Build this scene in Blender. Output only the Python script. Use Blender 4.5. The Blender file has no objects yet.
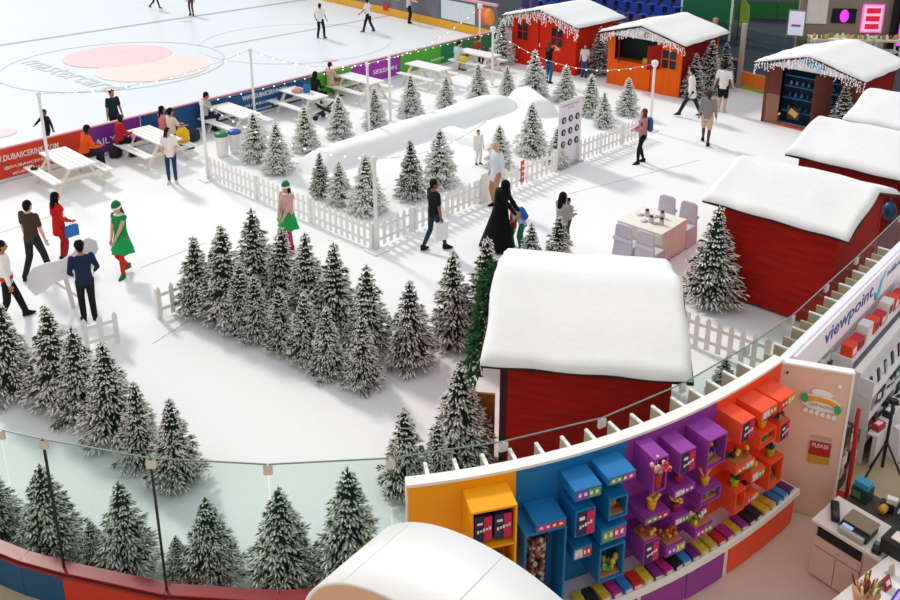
import bpy, bmesh, math, random
from mathutils import Vector, Matrix
random.seed(7)
R = math.radians
S = bpy.context.scene
C = S.collection

# ---------------------------------------------------------------- camera
CAM_H, FPX, CY, PITCH = 8.66, 856.0, 120.0, R(17.3)
cd = bpy.data.cameras.new('camera'); cam = bpy.data.objects.new('camera', cd); C.objects.link(cam)
cam.location = (0, 0, CAM_H); cam.rotation_euler = (R(90) - PITCH, 0, 0)
cd.sensor_width = 36; cd.lens = FPX * 36 / 900; cd.shift_y = -(300 - CY) / 900
cd.clip_start = 0.1; cd.clip_end = 400
S.camera = cam
# ---------------------------------------------------------------- light
w = bpy.data.worlds.new('hall_daylight'); S.world = w; w.use_nodes = True
bg = w.node_tree.nodes['Background']; bg.inputs[0].default_value = (0.90, 0.955, 1.0, 1); bg.inputs[1].default_value = 0.82
sd = bpy.data.lights.new('skylight_sun', 'SUN'); sun = bpy.data.objects.new('skylight_sun', sd); C.objects.link(sun)
sd.energy = 1.9; sd.angle = R(7); sd.color = (1.0, 0.955, 0.88)
SH, SE = R(141), R(38)
sun.rotation_euler = Vector((math.sin(SH) * math.cos(SE), math.cos(SH) * math.cos(SE), -math.sin(SE))).to_track_quat('-Z', 'Y').to_euler()
vs = S.view_settings; vs.view_transform = 'Standard'; vs.look = 'None'; vs.exposure = 0.04; vs.gamma = 1.0; vs.use_curve_mapping = False

# ---------------------------------------------------------------- helpers
def at(px, py, z=0.0):
    """place of a point of the hall, from its direction and its height above the floor"""
    a = (px - 450) / FPX; b = (CY - py) / FPX; c, s = math.cos(PITCH), math.sin(PITCH)
    D = Vector((a, c + b * s, -s + b * c)); t = (z - CAM_H) / D.z
    return Vector((D.x * t, D.y * t, z))
def head(h):  # unit vector of a compass heading (0 = +Y, clockwise)
    return Vector((math.sin(R(h)), math.cos(R(h)), 0))
U, V = head(43), head(133)
def lin(h):
    h = h.lstrip('#'); o = []
    for i in (0, 2, 4):
        c = int(h[i:i + 2], 16) / 255
        o.append(c / 12.92 if c <= 0.04045 else ((c + 0.055) / 1.055) ** 2.4)
    return o
MATS = {}
def M(name, col='#ffffff', rough=0.6, metal=0.0, var=0.06, scale=5.0, stretch=(1, 1, 1), bump=0.0, emit=0.0, spec=0.4, detail=4):
    if name in MATS: return MATS[name]
    m = bpy.data.materials.new(name); m.use_nodes = True; nt = m.node_tree; N = nt.nodes; L = nt.links
    b = N['Principled BSDF']; c = lin(col)
    b.inputs['Roughness'].default_value = rough; b.inputs['Metallic'].default_value = metal
    b.inputs['Specular IOR Level'].default_value = spec
    tc = N.new('ShaderNodeTexCoord'); mp = N.new('ShaderNodeMapping'); mp.inputs['Scale'].default_value = stretch
    nz = N.new('ShaderNodeTexNoise'); nz.inputs['Scale'].default_value = scale; nz.inputs['Detail'].default_value = detail
    mx = N.new('ShaderNodeMix'); mx.data_type = 'RGBA'
    mx.inputs[6].default_value = [x * (1 - var * 1.6) for x in c] + [1]
    mx.inputs[7].default_value = [min(1, x * (1 + var * 1.6)) for x in c] + [1]
    L.new(tc.outputs['Object'], mp.inputs[0]); L.new(mp.outputs[0], nz.inputs['Vector'])
    L.new(nz.outputs[0], mx.inputs[0]); L.new(mx.outputs[2], b.inputs['Base Color'])
    if emit:
        L.new(mx.outputs[2], b.inputs['Emission Color']); b.inputs['Emission Strength'].default_value = emit
    if bump:
        bp = N.new('ShaderNodeBump'); bp.inputs['Strength'].default_value = bump; bp.inputs['Distance'].default_value = 0.02
        L.new(nz.outputs[0], bp.inputs['Height']); L.new(bp.outputs[0], b.inputs['Normal'])
    MATS[name] = m; return m
def glass_mat(name, col, refl=0.12, tint=0.85):
    if name in MATS: return MATS[name]
    m = bpy.data.materials.new(name); m.use_nodes = True; nt = m.node_tree; N = nt.nodes; L = nt.links
    for n in list(N): N.remove(n)
    o = N.new('ShaderNodeOutputMaterial'); t = N.new('ShaderNodeBsdfTransparent'); g = N.new('ShaderNodeBsdfGlossy')
    c = lin(col); t.inputs[0].default_value = [x for x in c] + [1]; g.inputs['Roughness'].default_value = 0.03
    mx = N.new('ShaderNodeMixShader'); lw = N.new('ShaderNodeLayerWeight'); lw.inputs[0].default_value = refl
    nz = N.new('ShaderNodeTexNoise'); nz.inputs['Scale'].default_value = 1.5
    L.new(lw.outputs['Fresnel'], mx.inputs[0]); L.new(t.outputs[0], mx.inputs[1]); L.new(g.outputs[0], mx.inputs[2])
    L.new(mx.outputs[0], o.inputs[0]); MATS[name] = m; return m

class MB:
    """collects shapes into one mesh"""
    def __init__(s): s.v = []; s.f = []; s.m = []; s.sm = []
    def add(s, vs, fs, mi=0, smooth=False):
        o = len(s.v); s.v += [tuple(x) for x in vs]
        for f in fs: s.f.append([i + o for i in f]); s.m.append(mi); s.sm.append(smooth)
        return s
    def box(s, c, d, rz=0, mi=0, mat=None):
        x, y, z = d[0] / 2, d[1] / 2, d[2] / 2
        vs = [Vector((a * x, b * y, e * z)) for e in (-1, 1) for a, b in ((-1, -1), (1, -1), (1, 1), (-1, 1))]
        mt = Matrix.Translation(c) @ (mat if mat else Matrix.Rotation(rz, 4, 'Z'))
        return s.add([mt @ p for p in vs], [(3, 2, 1, 0), (4, 5, 6, 7), (0, 1, 5, 4), (1, 2, 6, 5), (2, 3, 7, 6), (3, 0, 4, 7)], mi)
    def bar(s, a, b, wd, th, mi=0, up=(0, 0, 1)):
        a, b = Vector(a), Vector(b); d = b - a; z = d.normalized(); u = Vector(up)
        if abs(z.dot(u)) > 0.98: u = Vector((0, 1, 0))
        x = u.cross(z).normalized(); y = z.cross(x)
        mt = Matrix((x, y, z)).transposed().to_4x4()
        return s.box((a + b) / 2, (wd, th, d.length), mi=mi, mat=mt)
    def rings(s, rs, mi=0, smooth=True, caps=True, close=True):
        n = len(rs[0]); vs = [p for r in rs for p in r]; fs = []
        for k in range(len(rs) - 1):
            for i in range(n if close else n - 1):
                j = (i + 1) % n; fs.append((k * n + i, k * n + j, (k + 1) * n + j, (k + 1) * n + i))
        if caps:
            fs.append(tuple(range(n - 1, -1, -1))); fs.append(tuple(range((len(rs) - 1) * n, len(rs) * n)))
        return s.add(vs, fs, mi, smooth)
    def tube(s, pts, rad, n=8, mi=0, smooth=True):
        pts = [Vector(p) for p in pts]; rs = []
        if not hasattr(rad, '__len__'): rad = [rad] * len(pts)
        px = None
        for i, p in enumerate(pts):
            t = (pts[min(i + 1, len(pts) - 1)] - pts[max(i - 1, 0)]).normalized()
            if px is None:
                px = t.orthogonal().normalized()
            else:
                px = (px - t * px.dot(t)); px = px.normalized() if px.length > 1e-6 else t.orthogonal().normalized()
            py = t.cross(px)
            rs.append([p + (px * math.cos(2 * math.pi * k / n) + py * math.sin(2 * math.pi * k / n)) * rad[i] for k in range(n)])
        return s.rings(rs, mi, smooth)
    def lathe(s, prof, c=(0, 0, 0), n=12, mi=0, smooth=True):
        c = Vector(c)
        return s.rings([[c + Vector((r * math.cos(2 * math.pi * k / n), r * math.sin(2 * math.pi * k / n), z)) for k in range(n)] for r, z in prof], mi, smooth)
    def ball(s, c, r, n=8, m=5, mi=0, rot=None):
        c = Vector(c); rx, ry, rz = r if hasattr(r, '__len__') else (r, r, r); rs = []
        for j in range(m + 1):
            ph = math.pi * (j + 0.02) / (m + 0.04) - math.pi / 2
            q = [Vector((rx * math.cos(ph) * math.cos(2 * math.pi * k / n), ry * math.cos(ph) * math.sin(2 * math.pi * k / n), rz * math.sin(ph))) for k in range(n)]
            rs.append([c + (rot @ p if rot else p) for p in q])
        return s.rings(rs, mi, True)
    def prism(s, poly, z0, z1, mi=0):
        n = len(poly); vs = [(x, y, z0) for x, y in poly] + [(x, y, z1) for x, y in poly]
        fs = [tuple(range(n - 1, -1, -1)), tuple(range(n, 2 * n))] + [(i, (i + 1) % n, n + (i + 1) % n, n + i) for i in range(n)]
        return s.add(vs, fs, mi)
    def mesh(s, name, mats):
        me = bpy.data.meshes.new(name); me.from_pydata(s.v, [], s.f)
        for m in (mats if isinstance(mats, (list, tuple)) else [mats]): me.materials.append(m)
        me.polygons.foreach_set('material_index', s.m); me.polygons.foreach_set('use_smooth', s.sm)
        me.update(); return me
    def build(s, name, mats, parent=None, loc=(0, 0, 0), rz=0):
        return ob(name, s.mesh(name, mats), parent, loc, rz)
def ob(name, me, parent=None, loc=(0, 0, 0), rz=0):
    o = bpy.data.objects.new(name, me); C.objects.link(o); o.parent = parent; o.location = loc; o.rotation_euler = (0, 0, rz); return o
def tag(o, label, cat, group=None):
    o['label'] = label; o['category'] = cat
    if group: o['group'] = group
    return o
def thing(name, label, cat, loc=(0, 0, 0), rz=0, group=None):
    return tag(ob(name, None, None, loc, rz), label, cat, group)
def struct(o, label=None):
    o['kind'] = 'structure'
    if label: o['label'] = label
    return o
def hz(h): return R(90 - h)          # rotation that turns local +X to a heading
def wide(o, w_, seg=2):
    b = o.modifiers.new('bevel', 'BEVEL'); b.width = w_; b.segments = seg; b.limit_method = 'ANGLE'; return o
def copy_tree(o, parent=None):
    c = o.copy(); C.objects.link(c); c.parent = parent
    for ch in o.children: copy_tree(ch, c)
    return c
def remesh(mb, vox, mats, name, smooth=2):
    me = mb.mesh(name + '_src', mats); t = bpy.data.objects.new('tmp', me); C.objects.link(t)
    r = t.modifiers.new('r', 'REMESH'); r.mode = 'VOXEL'; r.voxel_size = vox; r.use_smooth_shade = True
    if smooth:
        q = t.modifiers.new('s', 'SMOOTH'); q.iterations = smooth; q.factor = 0.5
    dg = bpy.context.evaluated_depsgraph_get(); out = bpy.data.meshes.new_from_object(t.evaluated_get(dg)); out.name = name
    bpy.data.objects.remove(t); bpy.data.meshes.remove(me)
    if not out.materials:
        for m in (mats if isinstance(mats, (list, tuple)) else [mats]): out.materials.append(m)
    return out
def text(name, body, mat, parent, mtx, width=None, height=None, ext=0.002, bold=0.0):
    """lettering as a flat mesh; mtx maps text x/y to place (left baseline at the origin)"""
    cu = bpy.data.curves.new(name, 'FONT'); cu.body = body; cu.extrude = ext; cu.offset = bold; cu.resolution_u = 2
    t = bpy.data.objects.new('tmp', cu); C.objects.link(t)
    dg = bpy.context.evaluated_depsgraph_get(); me = bpy.data.meshes.new_from_object(t.evaluated_get(dg)); bpy.data.objects.remove(t)
    xs = [v.co.x for v in me.vertices]; ys = [v.co.y for v in me.vertices]
    sx = (width / (max(xs) - min(xs))) if width else None; sy = (height / (max(ys) - min(ys))) if height else None
    sx = sx or sy; sy = sy or sx; x0 = min(xs)
    for v in me.vertices: v.co = mtx @ Vector(((v.co.x - x0) * sx, v.co.y * sy, v.co.z))
    me.materials.clear(); me.materials.append(mat); me.name = name
    return ob(name, me, parent)
def frame(o, x, y):
    """matrix with origin o, axes x,y"""
    x = Vector(x).normalized(); y = Vector(y); z = x.cross(y).normalized(); y = z.cross(x)
    m = Matrix((x, y, z)).transposed().to_4x4(); m.translation = o; return m

# ---------------------------------------------------------------- materials
WHITE = M('white_paint', '#f1efec', 0.5, var=0.03)
SNOW = M('fabric_snow', '#f2f1f1', 0.95, var=0.025, scale=14, bump=0.15, spec=0.1)
ROOFSNOW = M('roof_snow_felt', '#eceaea', 0.95, var=0.03, scale=9, bump=0.2, spec=0.1)
ICE = M('ice', '#e4e7ea', 0.35, var=0.02, scale=0.6, spec=0.3)
BLACK = M('black_plastic', '#17181b', 0.5)
DARK = M('dark_metal', '#2a2c30', 0.45)
STEEL = M('brushed_steel', '#b9bab8', 0.35, metal=0.8)
GLASS = glass_mat('balustrade_glass', '#e2eee9', 0.08)
CLEAR = glass_mat('clear_glass', '#e6eeee', 0.06)
BULB = M('bulb_glow', '#fff4dc', 0.3, emit=1.6)

# ---------------------------------------------------------------- the floors and the ice
BP = Vector((-9.6, 25.1, 0)); UB, VB = head(41.3), head(131.3)     # a point on the near rink board and its direction
def board(s, off=0.0, z=0.0):           # along the near board, s metres from BP; off>0 towards the ice
    return BP + UB * s - VB * off + Vector((0, 0, z))
fl = MB()
GA, GB = at(741, 88), at(800, 103.5); GD = (GB - GA).normalized()      # line of the glass screen behind the brown hut
pts = [board(-30, -0.06), board(18.4, -0.06), GA - GD * 9, GA + GD * 20, Vector((14, 8, 0)), Vector((6.5, 9.4, 0)), Vector((-20, -2, 0))]
floor = struct(MB().add([p for p in pts], [tuple(range(len(pts) - 1, -1, -1))]).build('floor', SNOW), 'white fabric snow sheeting over the event floor')
FE0, FE1 = at(330, 1.5), at(497, 39.5); FDR = (FE1 - FE0).normalized()
ice_p = [p + Vector((0, 0, -.01)) for p in (board(-60, 0), board(18.3, 0), FE1 + FDR * 1.0, FE0 - FDR * 45, FE0 - FDR * 45 - UB * 70)]
ice = struct(MB().add(ice_p, [(0, 1, 2, 3)]).build('floor_ice', ICE), 'pale ice of the skating rink')
dk = M('navy_carpet', '#232a38', 0.9, var=0.15, scale=3)
hall = MB().add([(-60, -20, -.03), (70, -20, -.03), (70, 110, -.03), (-60, 110, -.03)], [(0, 1, 2, 3)]).build('floor_hall', dk)
struct(hall, 'dark navy hall floor beyond the rink')
seam = M('sheet_seam', '#b9b7b4', 0.9)
for a, b in (((152, 344), (188, 321)), ((0, 233), (60, 213)), ((140, 268), (205, 243)), ((560, 196), (700, 160))):
    q = MB(); A, B = at(*a, .004), at(*b, .004); q.bar(A, B, 0.012, 0.003); q.build('seam', seam, floor)

# unseen mall walls, added to block sky light from behind and from the right
block_mat = M('sky_block_wall', '#d9d0c6', .8, var=.1, scale=.5)
struct(MB().box((0, 0, 6.5), (80, .3, 13)).build('wall_sky_block', block_mat, None, (-6, -2.2, 0)), 'unseen mall wall added behind the balcony to block sky light')
struct(MB().box((0, 0, 6.5), (44, .3, 13)).build('wall_sky_block_right', block_mat, None, (34, 12, 0), hz(40)), 'unseen mall wall added on the kiosk side to block sky light')
# ice markings
pb = M('ice_line_blue', '#a9b2c6', 0.4); pr = M('ice_line_red', '#d8bcc1', 0.4); gl = M('ice_grey_line', '#d3dae0', 0.4)
def strip(name, a, b, wd, mat):
    a, b = Vector(a), Vector(b); t = (b - a).normalized(); n = Vector((-t.y, t.x, 0)) * wd / 2; z = Vector((0, 0, 0.0))
    return MB().add([a - n, b - n, b + n, a + n], [(0, 1, 2, 3)]).build(name, mat, ice)
zi = 0.002
A = at(0, 45, zi); strip('rink_line', A - U * 12, A + U * 26, .3, pb)
A = at(214, 47, zi); strip('rink_line', A, A + U * 22, .16, pr)
A = at(2, 83, zi); strip('rink_line', A - U * 8, A, .16, pr)
cc = Vector((-14.4, 35.9, zi)); rr = 4.55
def ring(name, c, r0, r1, mat, n=72, a0=0, a1=360, z=0):
    vs = []; fs = []
    for k in range(n + 1):
        a = R(a0 + (a1 - a0) * k / n)
        for r in (r0, r1): vs.append(c + Vector((r * math.cos(a), r * math.sin(a), z)))
    fs = [(2 * k, 2 * k + 1, 2 * k + 3, 2 * k + 2) for k in range(n)]
    return MB().add(vs, fs).build(name, mat, ice)
ring('centre_circle', cc, rr - .05, rr + .05, gl)
ring('face_off_circle', board(13, 8.5, zi), 4.5, 4.56, M('ice_faint_line', '#e2e6ea', .4))
ring('face_off_spot', at(186, 21, zi), 0, .3, M('spot_tan', '#e3d3c3', .4))
ring('face_off_spot', at(331, 60, zi), 0, .32, M('spot_pink', '#f0cdd0', .4))
ring('face_off_spot', at(0, 133, zi), 0, .5, MATS['spot_pink'])
ring('logo_disc', at(118, 55.5, zi + .002), 0, 2.3, M('logo_pink', '#efc9cd', .4, scale=2))
ring('logo_disc', at(153, 68, zi + .001), 0, 2.3, M('logo_peach', '#f4dcd5', .4, scale=2))
A = at(20, 63, zi); text('logo_lettering', 'mastercard', M('ice_print_grey', '#cdd1d5', .4), ice, frame(A, at(106, 92, zi) - A, U), width=(at(106, 92, zi) - A).length, height=1.05, ext=0)
# ---------------------------------------------------------------- rink boards (near side), one panel per colour
LET = M('white_lettering', '#f3f3f3', 0.5)
PINKR = M('pink_rail', '#e7a9b4', 0.5)
bh = 0.95
def s_of(px, py):  # length along the board at a pixel of its foot
    return (at(px, py) - BP).dot(UB)
def board_panel(s0, s1, mat, label, words=()):
    t = thing('rink_board', label, 'rink board', board((s0 + s1) / 2), hz(41.3), 'coloured panels along the near side of the rink')
    L_ = s1 - s0
    MB().box((0, 0, bh / 2), (L_ - .015, .05, bh)).build('panel', mat, t)
    MB().box((0, .0, bh + .02), (L_, .09, .04)).build('top_rail', PINKR, t)
    MB().box((0, -.035, .05), (L_ - .01, .02, .10)).build('kick_strip', M('kick_' + mat.name, '#d8d6d4', .5), t)
    for (x, z, wd, hh, body) in words:
        text('lettering', body, LET, t, frame(Vector((x, -.03, z)), (1, 0, 0), (0, 0, 1)), width=wd, height=hh, bold=.01)
    return t
red = M('board_red', '#d63a17', .45, var=.08, scale=1); pur = M('board_purple', '#7d2a96', .45, var=.15, scale=1)
blu = M('board_blue', '#1b4f86', .45, var=.15, scale=1); grn = M('board_green', '#4fae35', .45, var=.12, scale=1)
dgr = M('board_dark_green', '#15854a', .45); vio = M('board_violet', '#a12fae', .45, var=.15, scale=.8)
S0 = [-9, -1.75, 1.05, 5.55, 8.05, 11.25, 14.5, 18.2]
def s_px(px, z=.95):
    lo, hi = -14.0, 20.0
    for _ in range(40):
        m = (lo + hi) / 2; p = board(m, 0, z); dd = p.y * math.cos(PITCH) - (p.z - CAM_H) * math.sin(PITCH)
        if 450 + FPX * p.x / dd < px: lo = m
        else: hi = m
    return lo
e1, e2, e3, e4, e5, e6 = [s_px(x) for x in (84, 140, 309, 351, 400, 441)]; gp_ = .02
board_panel(-12, -5.4, red, 'red rink board panel at the open end of the row')
board_panel(-5.38, e1 - gp_, red, 'red rink board panel with white web address lettering', [(-1.05, .60, 2.1, .17, 'WWW.DUBAIICERINK.COM'), (-.5, .36, 1.3, .10, '@DUBAIICERINK'), (-.3, .16, .9, .08, '#DUBAIICERINK')])
board_panel(e1, e2 - gp_, pur, 'purple rink board panel with daily DJ lettering', [(-.85, .36, .9, .2, 'DAILY'), (.2, .36, .38, .2, 'DJ')])
board_panel(e2, e3 - gp_, blu, 'long blue rink board panel with white lettering behind picnic tables', [(.4, .62, 1.9, .17, 'WWW.DUBAIICERINK.COM'), (.5, .36, 1.4, .1, 'DUBAIICERINK'), (.9, .16, .7, .08, '#DUBAIICERINK')])
board_panel(e3, e4 - gp_, grn, 'bright green rink board panel behind the person in a beige shirt', [(1.0 - .4, .3, .5, .1, 'PUBLIC')])
board_panel(e4, e5 - gp_, vio, 'violet rink board panel lettered session', [(-.2, .38, 1.3, .17, 'SESSION')])
board_panel(e5, e6 - gp_, grn, 'bright green rink board panel between violet and dark green ones', [(.6, .3, .8, .1, 'DUBAIICERINK')])
board_panel(e6, 18.3, dgr, 'dark green rink board panel at the rink corner')
# corner post and gate piece
t = thing('rink_corner_board', 'pale pink corner board where the rink boards meet', 'rink board', board(18.35), hz(131.3))
MB().box((.75, 0, .48), (1.5, .06, .95)).build('panel', M('pale_pink', '#e6dbe2', .5), t)
MB().box((.75, 0, .98), (1.5, .1, .05)).build('top_rail', M('rail_red', '#d9543f', .5), t)

# far side boards: yellow kick board, grey padded glass with posters, pink rail
F0, F1 = at(330, 1.5), at(497, 39.5); FD = (F1 - F0).normalized(); FL = (F1 - F0).length
F0 = F0 - FD * 9; FL += 9
fh = math.degrees(math.atan2(FD.x, FD.y))
t = thing('far_rink_board', 'long far rink board with yellow kick strip and pink top rail', 'rink board', F0, hz(fh))
MB().box((FL / 2, 0, .2), (FL, .06, .4)).build('kick_strip', M('yellow_kick', '#f2ae1c', .45), t)
gp = M('smoked_panel', '#6f6f73', .5, var=.35, scale=1.2)
n = 11
for k in range(n):
    MB().box((FL * (k + .5) / n, .02, 1.0), (FL / n - .02, .05, 1.2)).build('panel', gp, t)
MB().box((FL / 2, 0, 1.66), (FL, .14, .12)).build('top_rail', PINKR, t)
def fx(px, py): return (at(px, py) - F0).dot(FD)
MB().box((fx(456, 30) + .2, -.03, .98), (2.6, .02, 1.0)).build('poster', M('pale_poster', '#dfe3e8', .5), t)
dsc = MB(); dsc.tube([(fx(487, 37) - .15, -.04, 1.05), (fx(487, 37) - .15, -.012, 1.05)], .48, 20); dsc.build('logo_disc', M('orange_red_disc', '#e8572f', .5), t)
dsc = MB(); dsc.tube([(fx(487, 37) + .2, -.045, 1.05), (fx(487, 37) + .2, -.012, 1.05)], .44, 20); dsc.build('logo_disc', M('orange_disc', '#ee8a35', .5), t)
MB().box((fx(388, 14), -.03, .42), (.5, .03, .42)).build('sticker', M('red_sticker', '#cc2b1f', .5), t)
text('lettering', 'DUBAIICERINK', M('grey_letter', '#b6b6ba', .5), t, frame(Vector((fx(372, 10), -.02, .9)), (1, 0, 0), (0, 0, 1)), width=3.0, height=.25)
text('lettering', 'mastercard', M('grey_letter', '#b6b6ba', .5), t, frame(Vector((fx(497, 39) + .2, -.02, .9)), (1, 0, 0), (0, 0, 1)), width=1.9, height=.3)
t.rotation_euler = (0, 0, hz(fh))

# rows of blue seats behind the far boards
seatblue = M('seat_blue', '#2146a8', .45, var=.2); seatpur = M('seat_purple', '#5a4a8c', .5, var=.2)
def seat_mesh(mat):
    q = MB(); q.box((0, 0, .42), (.44, .42, .05)); q.box((0, .22, .68), (.44, .05, .46)); q.box((0, .05, .2), (.06, .06, .4)); return q.mesh('seat', mat)
sm1, sm2 = seat_mesh(seatblue), seat_mesh(seatpur)
terr = M('terrace_dark', '#262a33', .8, var=.2)
Q0 = at(505, 28); SD = head(131)
for r_ in range(5):
    o = Q0 + head(41) * (2.0 + r_ * .85)
    st = struct(MB().box((3.9, .42, .1 + .2 * r_), (9.6, .84, .2 + .4 * r_)).build('terrace_step', terr, None, o, hz(131)))
    st['label'] = 'dark terrace step under blue seats'
    for k in range(13):
        q = ob('stadium_seat', sm2 if r_ == 0 else sm1, None, o + SD * (-.6 + k * .68) + head(41) * .35 + Vector((0, 0, .2 + .4 * r_)), hz(131))
        tag(q, 'purple plastic seat in the lowest row of the stand' if r_ == 0 else 'blue plastic stadium seat on the dark terrace behind the red hut', 'seat', 'purple seats in the lowest terrace row' if r_ == 0 else 'blue seats on the terrace')

# far end: green banner, carpeted zone, boards and railing
t = thing('green_banner', 'tall dark green banner wall behind the orange hut', 'banner', at(704, 38), hz(120))
MB().box((0, 0, 1.6), (2.3, .08, 3.2)).build('panel', M('banner_green', '#12744a', .5), t)
MB().box((-1.2, 0, 1.6), (.09, .12, 3.4)).build('post', WHITE, t)
MB().box((1.2, 0, 1.6), (.09, .12, 3.4)).build('post', WHITE, t)
for k, px in enumerate((722, 737)):
    q = thing('feather_flag', 'lime green feather flag with red tip beside the green banner', 'flag', at(px, 36 + 3 * k), hz(125), 'two lime feather flags by the banner')
    MB().tube([(0, 0, 0), (0, 0, 2.6)], .025).build('pole', DARK, q)
    f = MB(); f.prism([(-.02, .0), (.42, .0), (.5, .5), (.45, 1.1), (.2, 1.4), (-.02, 1.45)], -.012, .012)
    f.v = [(x, z, y + .55) for x, y, z in f.v]; f.build('cloth', M('lime_cloth', '#8fae3a', .7, var=.25, scale=3), q)
    f = MB(); f.prism([(-.02, 0), (.2, -.03), (.12, .3), (-.02, .5)], -.012, .012)
    f.v = [(x, z, y + 2.05) for x, y, z in f.v]; f.build('tip', M('flag_red', '#a8342c', .7), q)
t = thing('easel_poster', 'small framed landscape poster leaning on an easel behind the hut', 'poster', at(712, 32), hz(115))
MB().box((0, 0, 1.0), (.95, .05, .8)).build('frame', WHITE, t)
MB().box((0, -.03, 1.0), (.85, .02, .7)).build('print', M('green_print', '#6d8b52', .6, var=.4, scale=5), t)
for sx in (-.3, .3): MB().bar((sx, 0, .0), (sx * .6, 0, .7), .04, .04).build('leg', DARK, t)

# glass screen on orange boards behind the brown hut, with a gate
gh = math.degrees(math.atan2(GD.x, GD.y))
t = thing('orange_board', 'orange board with lime foot strip under a glass screen', 'rink board', GA, hz(gh))
MB().box((2.5, 0, .38), (5, .06, .56)).build('panel', M('board_orange', '#ee7a1c', .45), t)
MB().box((2.5, -.01, .06), (5, .07, .12)).build('kick_strip', M('lime_strip', '#8fbf3a', .5), t)
MB().box((2.5, 0, 1.5), (5, .02, 1.6)).build('pane', CLEAR, t)
t = thing('screen_gate', 'glass gate between light wooden posts with dark blue lower panel', 'gate', GA, hz(gh))
wd_ = M('pale_wood_post', '#b9a695', .6); 
MB().box((-.12, 0, 1.25), (.16, .14, 2.5)).build('post', wd_, t)
MB().box((-1.5, 0, 1.25), (.16, .14, 2.5)).build('post', M('pinkish_post', '#b98474', .6), t)
MB().box((-.8, 0, .55), (1.2, .05, .9)).build('lower_panel', M('navy_panel', '#2c4668', .5), t)
MB().box((-.8, 0, 1.04), (1.2, .07, .06)).build('rail', M('gate_red_rail', '#b5483c', .5), t)
MB().box((-.8, 0, 1.75), (1.2, .02, 1.3)).build('pane', CLEAR, t)
# far green board with steel railing
GA2 = at(735, 17); 
t = thing('far_green_board', 'low green board with steel railing at the far end of the hall', 'board', GA2, hz(100))
MB().box((4, 0, .45), (9, .08, .9)).build('panel', M('far_green', '#2c7c3c', .5, var=.2), t)
MB().box((4, 0, 1.2), (9, .04, .6)).build('pane', M('grey_pane', '#6d7077', .4), t)
MB().tube([(-.5, 0, 1.75), (8.5, 0, 1.75)], .06).build('handrail', STEEL, t)
for k in range(5): MB().box((.1 + k * 2.1, 0, .9), (.08, .08, 1.8)).build('post', STEEL, t)
for k in range(16):
    c_ = random.choice(('#27324f', '#2b4d9b', '#5a2530', '#30302f', '#7a7f88', '#1c1f29'))
    q = MB(); q.box((0, 0, .45), (.5, .5, .06)); q.box((0, .25, .75), (.5, .06, .6)); q.box((0, 0, .2), (.1, .1, .42))
    o = q.build('lounge_seat', M('far_seat_' + c_[1:], c_, .6), None, at(733 + 5.2 * k, 9.5 - (k % 2) * 5 + k * .3), hz(100))
    tag(o, 'dim seat beyond the far green board', 'seat', 'dim seats beyond the far green board')

# ---------------------------------------------------------------- shop at the far right
tan = M('shop_tan_wall', '#9a8a7c', .7, var=.1, scale=1.5)
WA = at(795, 49); 
shop = struct(MB().box((4.5, .1, 1.7), (9, .2, 3.4)).build('wall_shop', tan, None, WA, hz(96)), 'tan back wall of the far shop')
def shop_item(name, label, cat, x, z, wx, hz_, mat, bezel, mark=None, group=None):
    t = thing(name, label, cat, WA + head(96) * x - head(6) * .06, hz(96), group)
    MB().box((0, 0, z), (wx, .06, hz_)).build('frame', bezel, t)
    MB().box((0, -.04, z), (wx - .12, .02, hz_ - .12)).build('screen', mat, t)
    if mark: mark(t, z)
    return t
shop_item('wall_poster', 'white portrait poster on the tan shop wall', 'poster', .75, 1.85, .9, 1.25, M('poster_cream', '#f3e9e2', .6, var=.1, scale=3), WHITE)
def tvm(t, z):
    f = MB(); f.ball((0, -.06, z), (.2, .015, .3), 10, 6); f.build('glow', M('magenta_screen', '#e03be0', .4, emit=.9), t)
shop_item('wall_screen', 'dark television with magenta picture on the tan wall', 'screen', 1.95, 1.6, 1.05, .66, M('screen_navy', '#181c30', .3), BLACK, tvm)
def pkm(t, z):
    f = MB()
    for k in range(3): f.box((0, -.055, z - .36 + k * .36), (.6, .01, .24))
    f.build('print', M('red_picture', '#d9213f', .4, emit=.5), t)
shop_item('light_box', 'pink framed light box with red pictures on the shop wall', 'sign', 3.2, 1.5, .95, 1.3, M('pink_screen', '#f3b6da', .4, emit=.6), M('pink_frame', '#ee6fc4', .4, emit=.6), pkm)
t = thing('neon_column', 'slim magenta neon column beside the black wall', 'neon light', WA + head(96) * 4.4 - head(6) * .4, hz(96))
MB().box((0, 0, 1.4), (.3, .12, 2.2)).build('housing', BLACK, t)
MB().box((-.03, -.07, 1.4), (.2, .04, 2.1)).build('tube', M('neon_magenta', '#dd4fe8', .3, emit=1.2), t)
t = thing('fan_light', 'small violet star lamp on the shop wall', 'lamp', WA + head(96) * 2.0 - head(6) * .1, hz(96))
f = MB()
for k in range(5): f.bar((0, -.05, 3.0), (.32 * math.cos(k * 1.2566), -.05, 3.0 + .32 * math.sin(k * 1.2566)), .08, .04)
f.build('blade', M('violet_glow', '#c66ad8', .4, emit=.5), t); MB().ball((0, -.08, 3.0), .08).build('hub', WHITE, t)
blk = struct(MB().box((4, .1, 1.9), (8, .2, 3.8)).build('wall_black', M('black_wall', '#15161b', .6), None, WA + head(96) * 4.0 - head(6) * .3, hz(100)), 'black wall right of the far shop')
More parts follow.
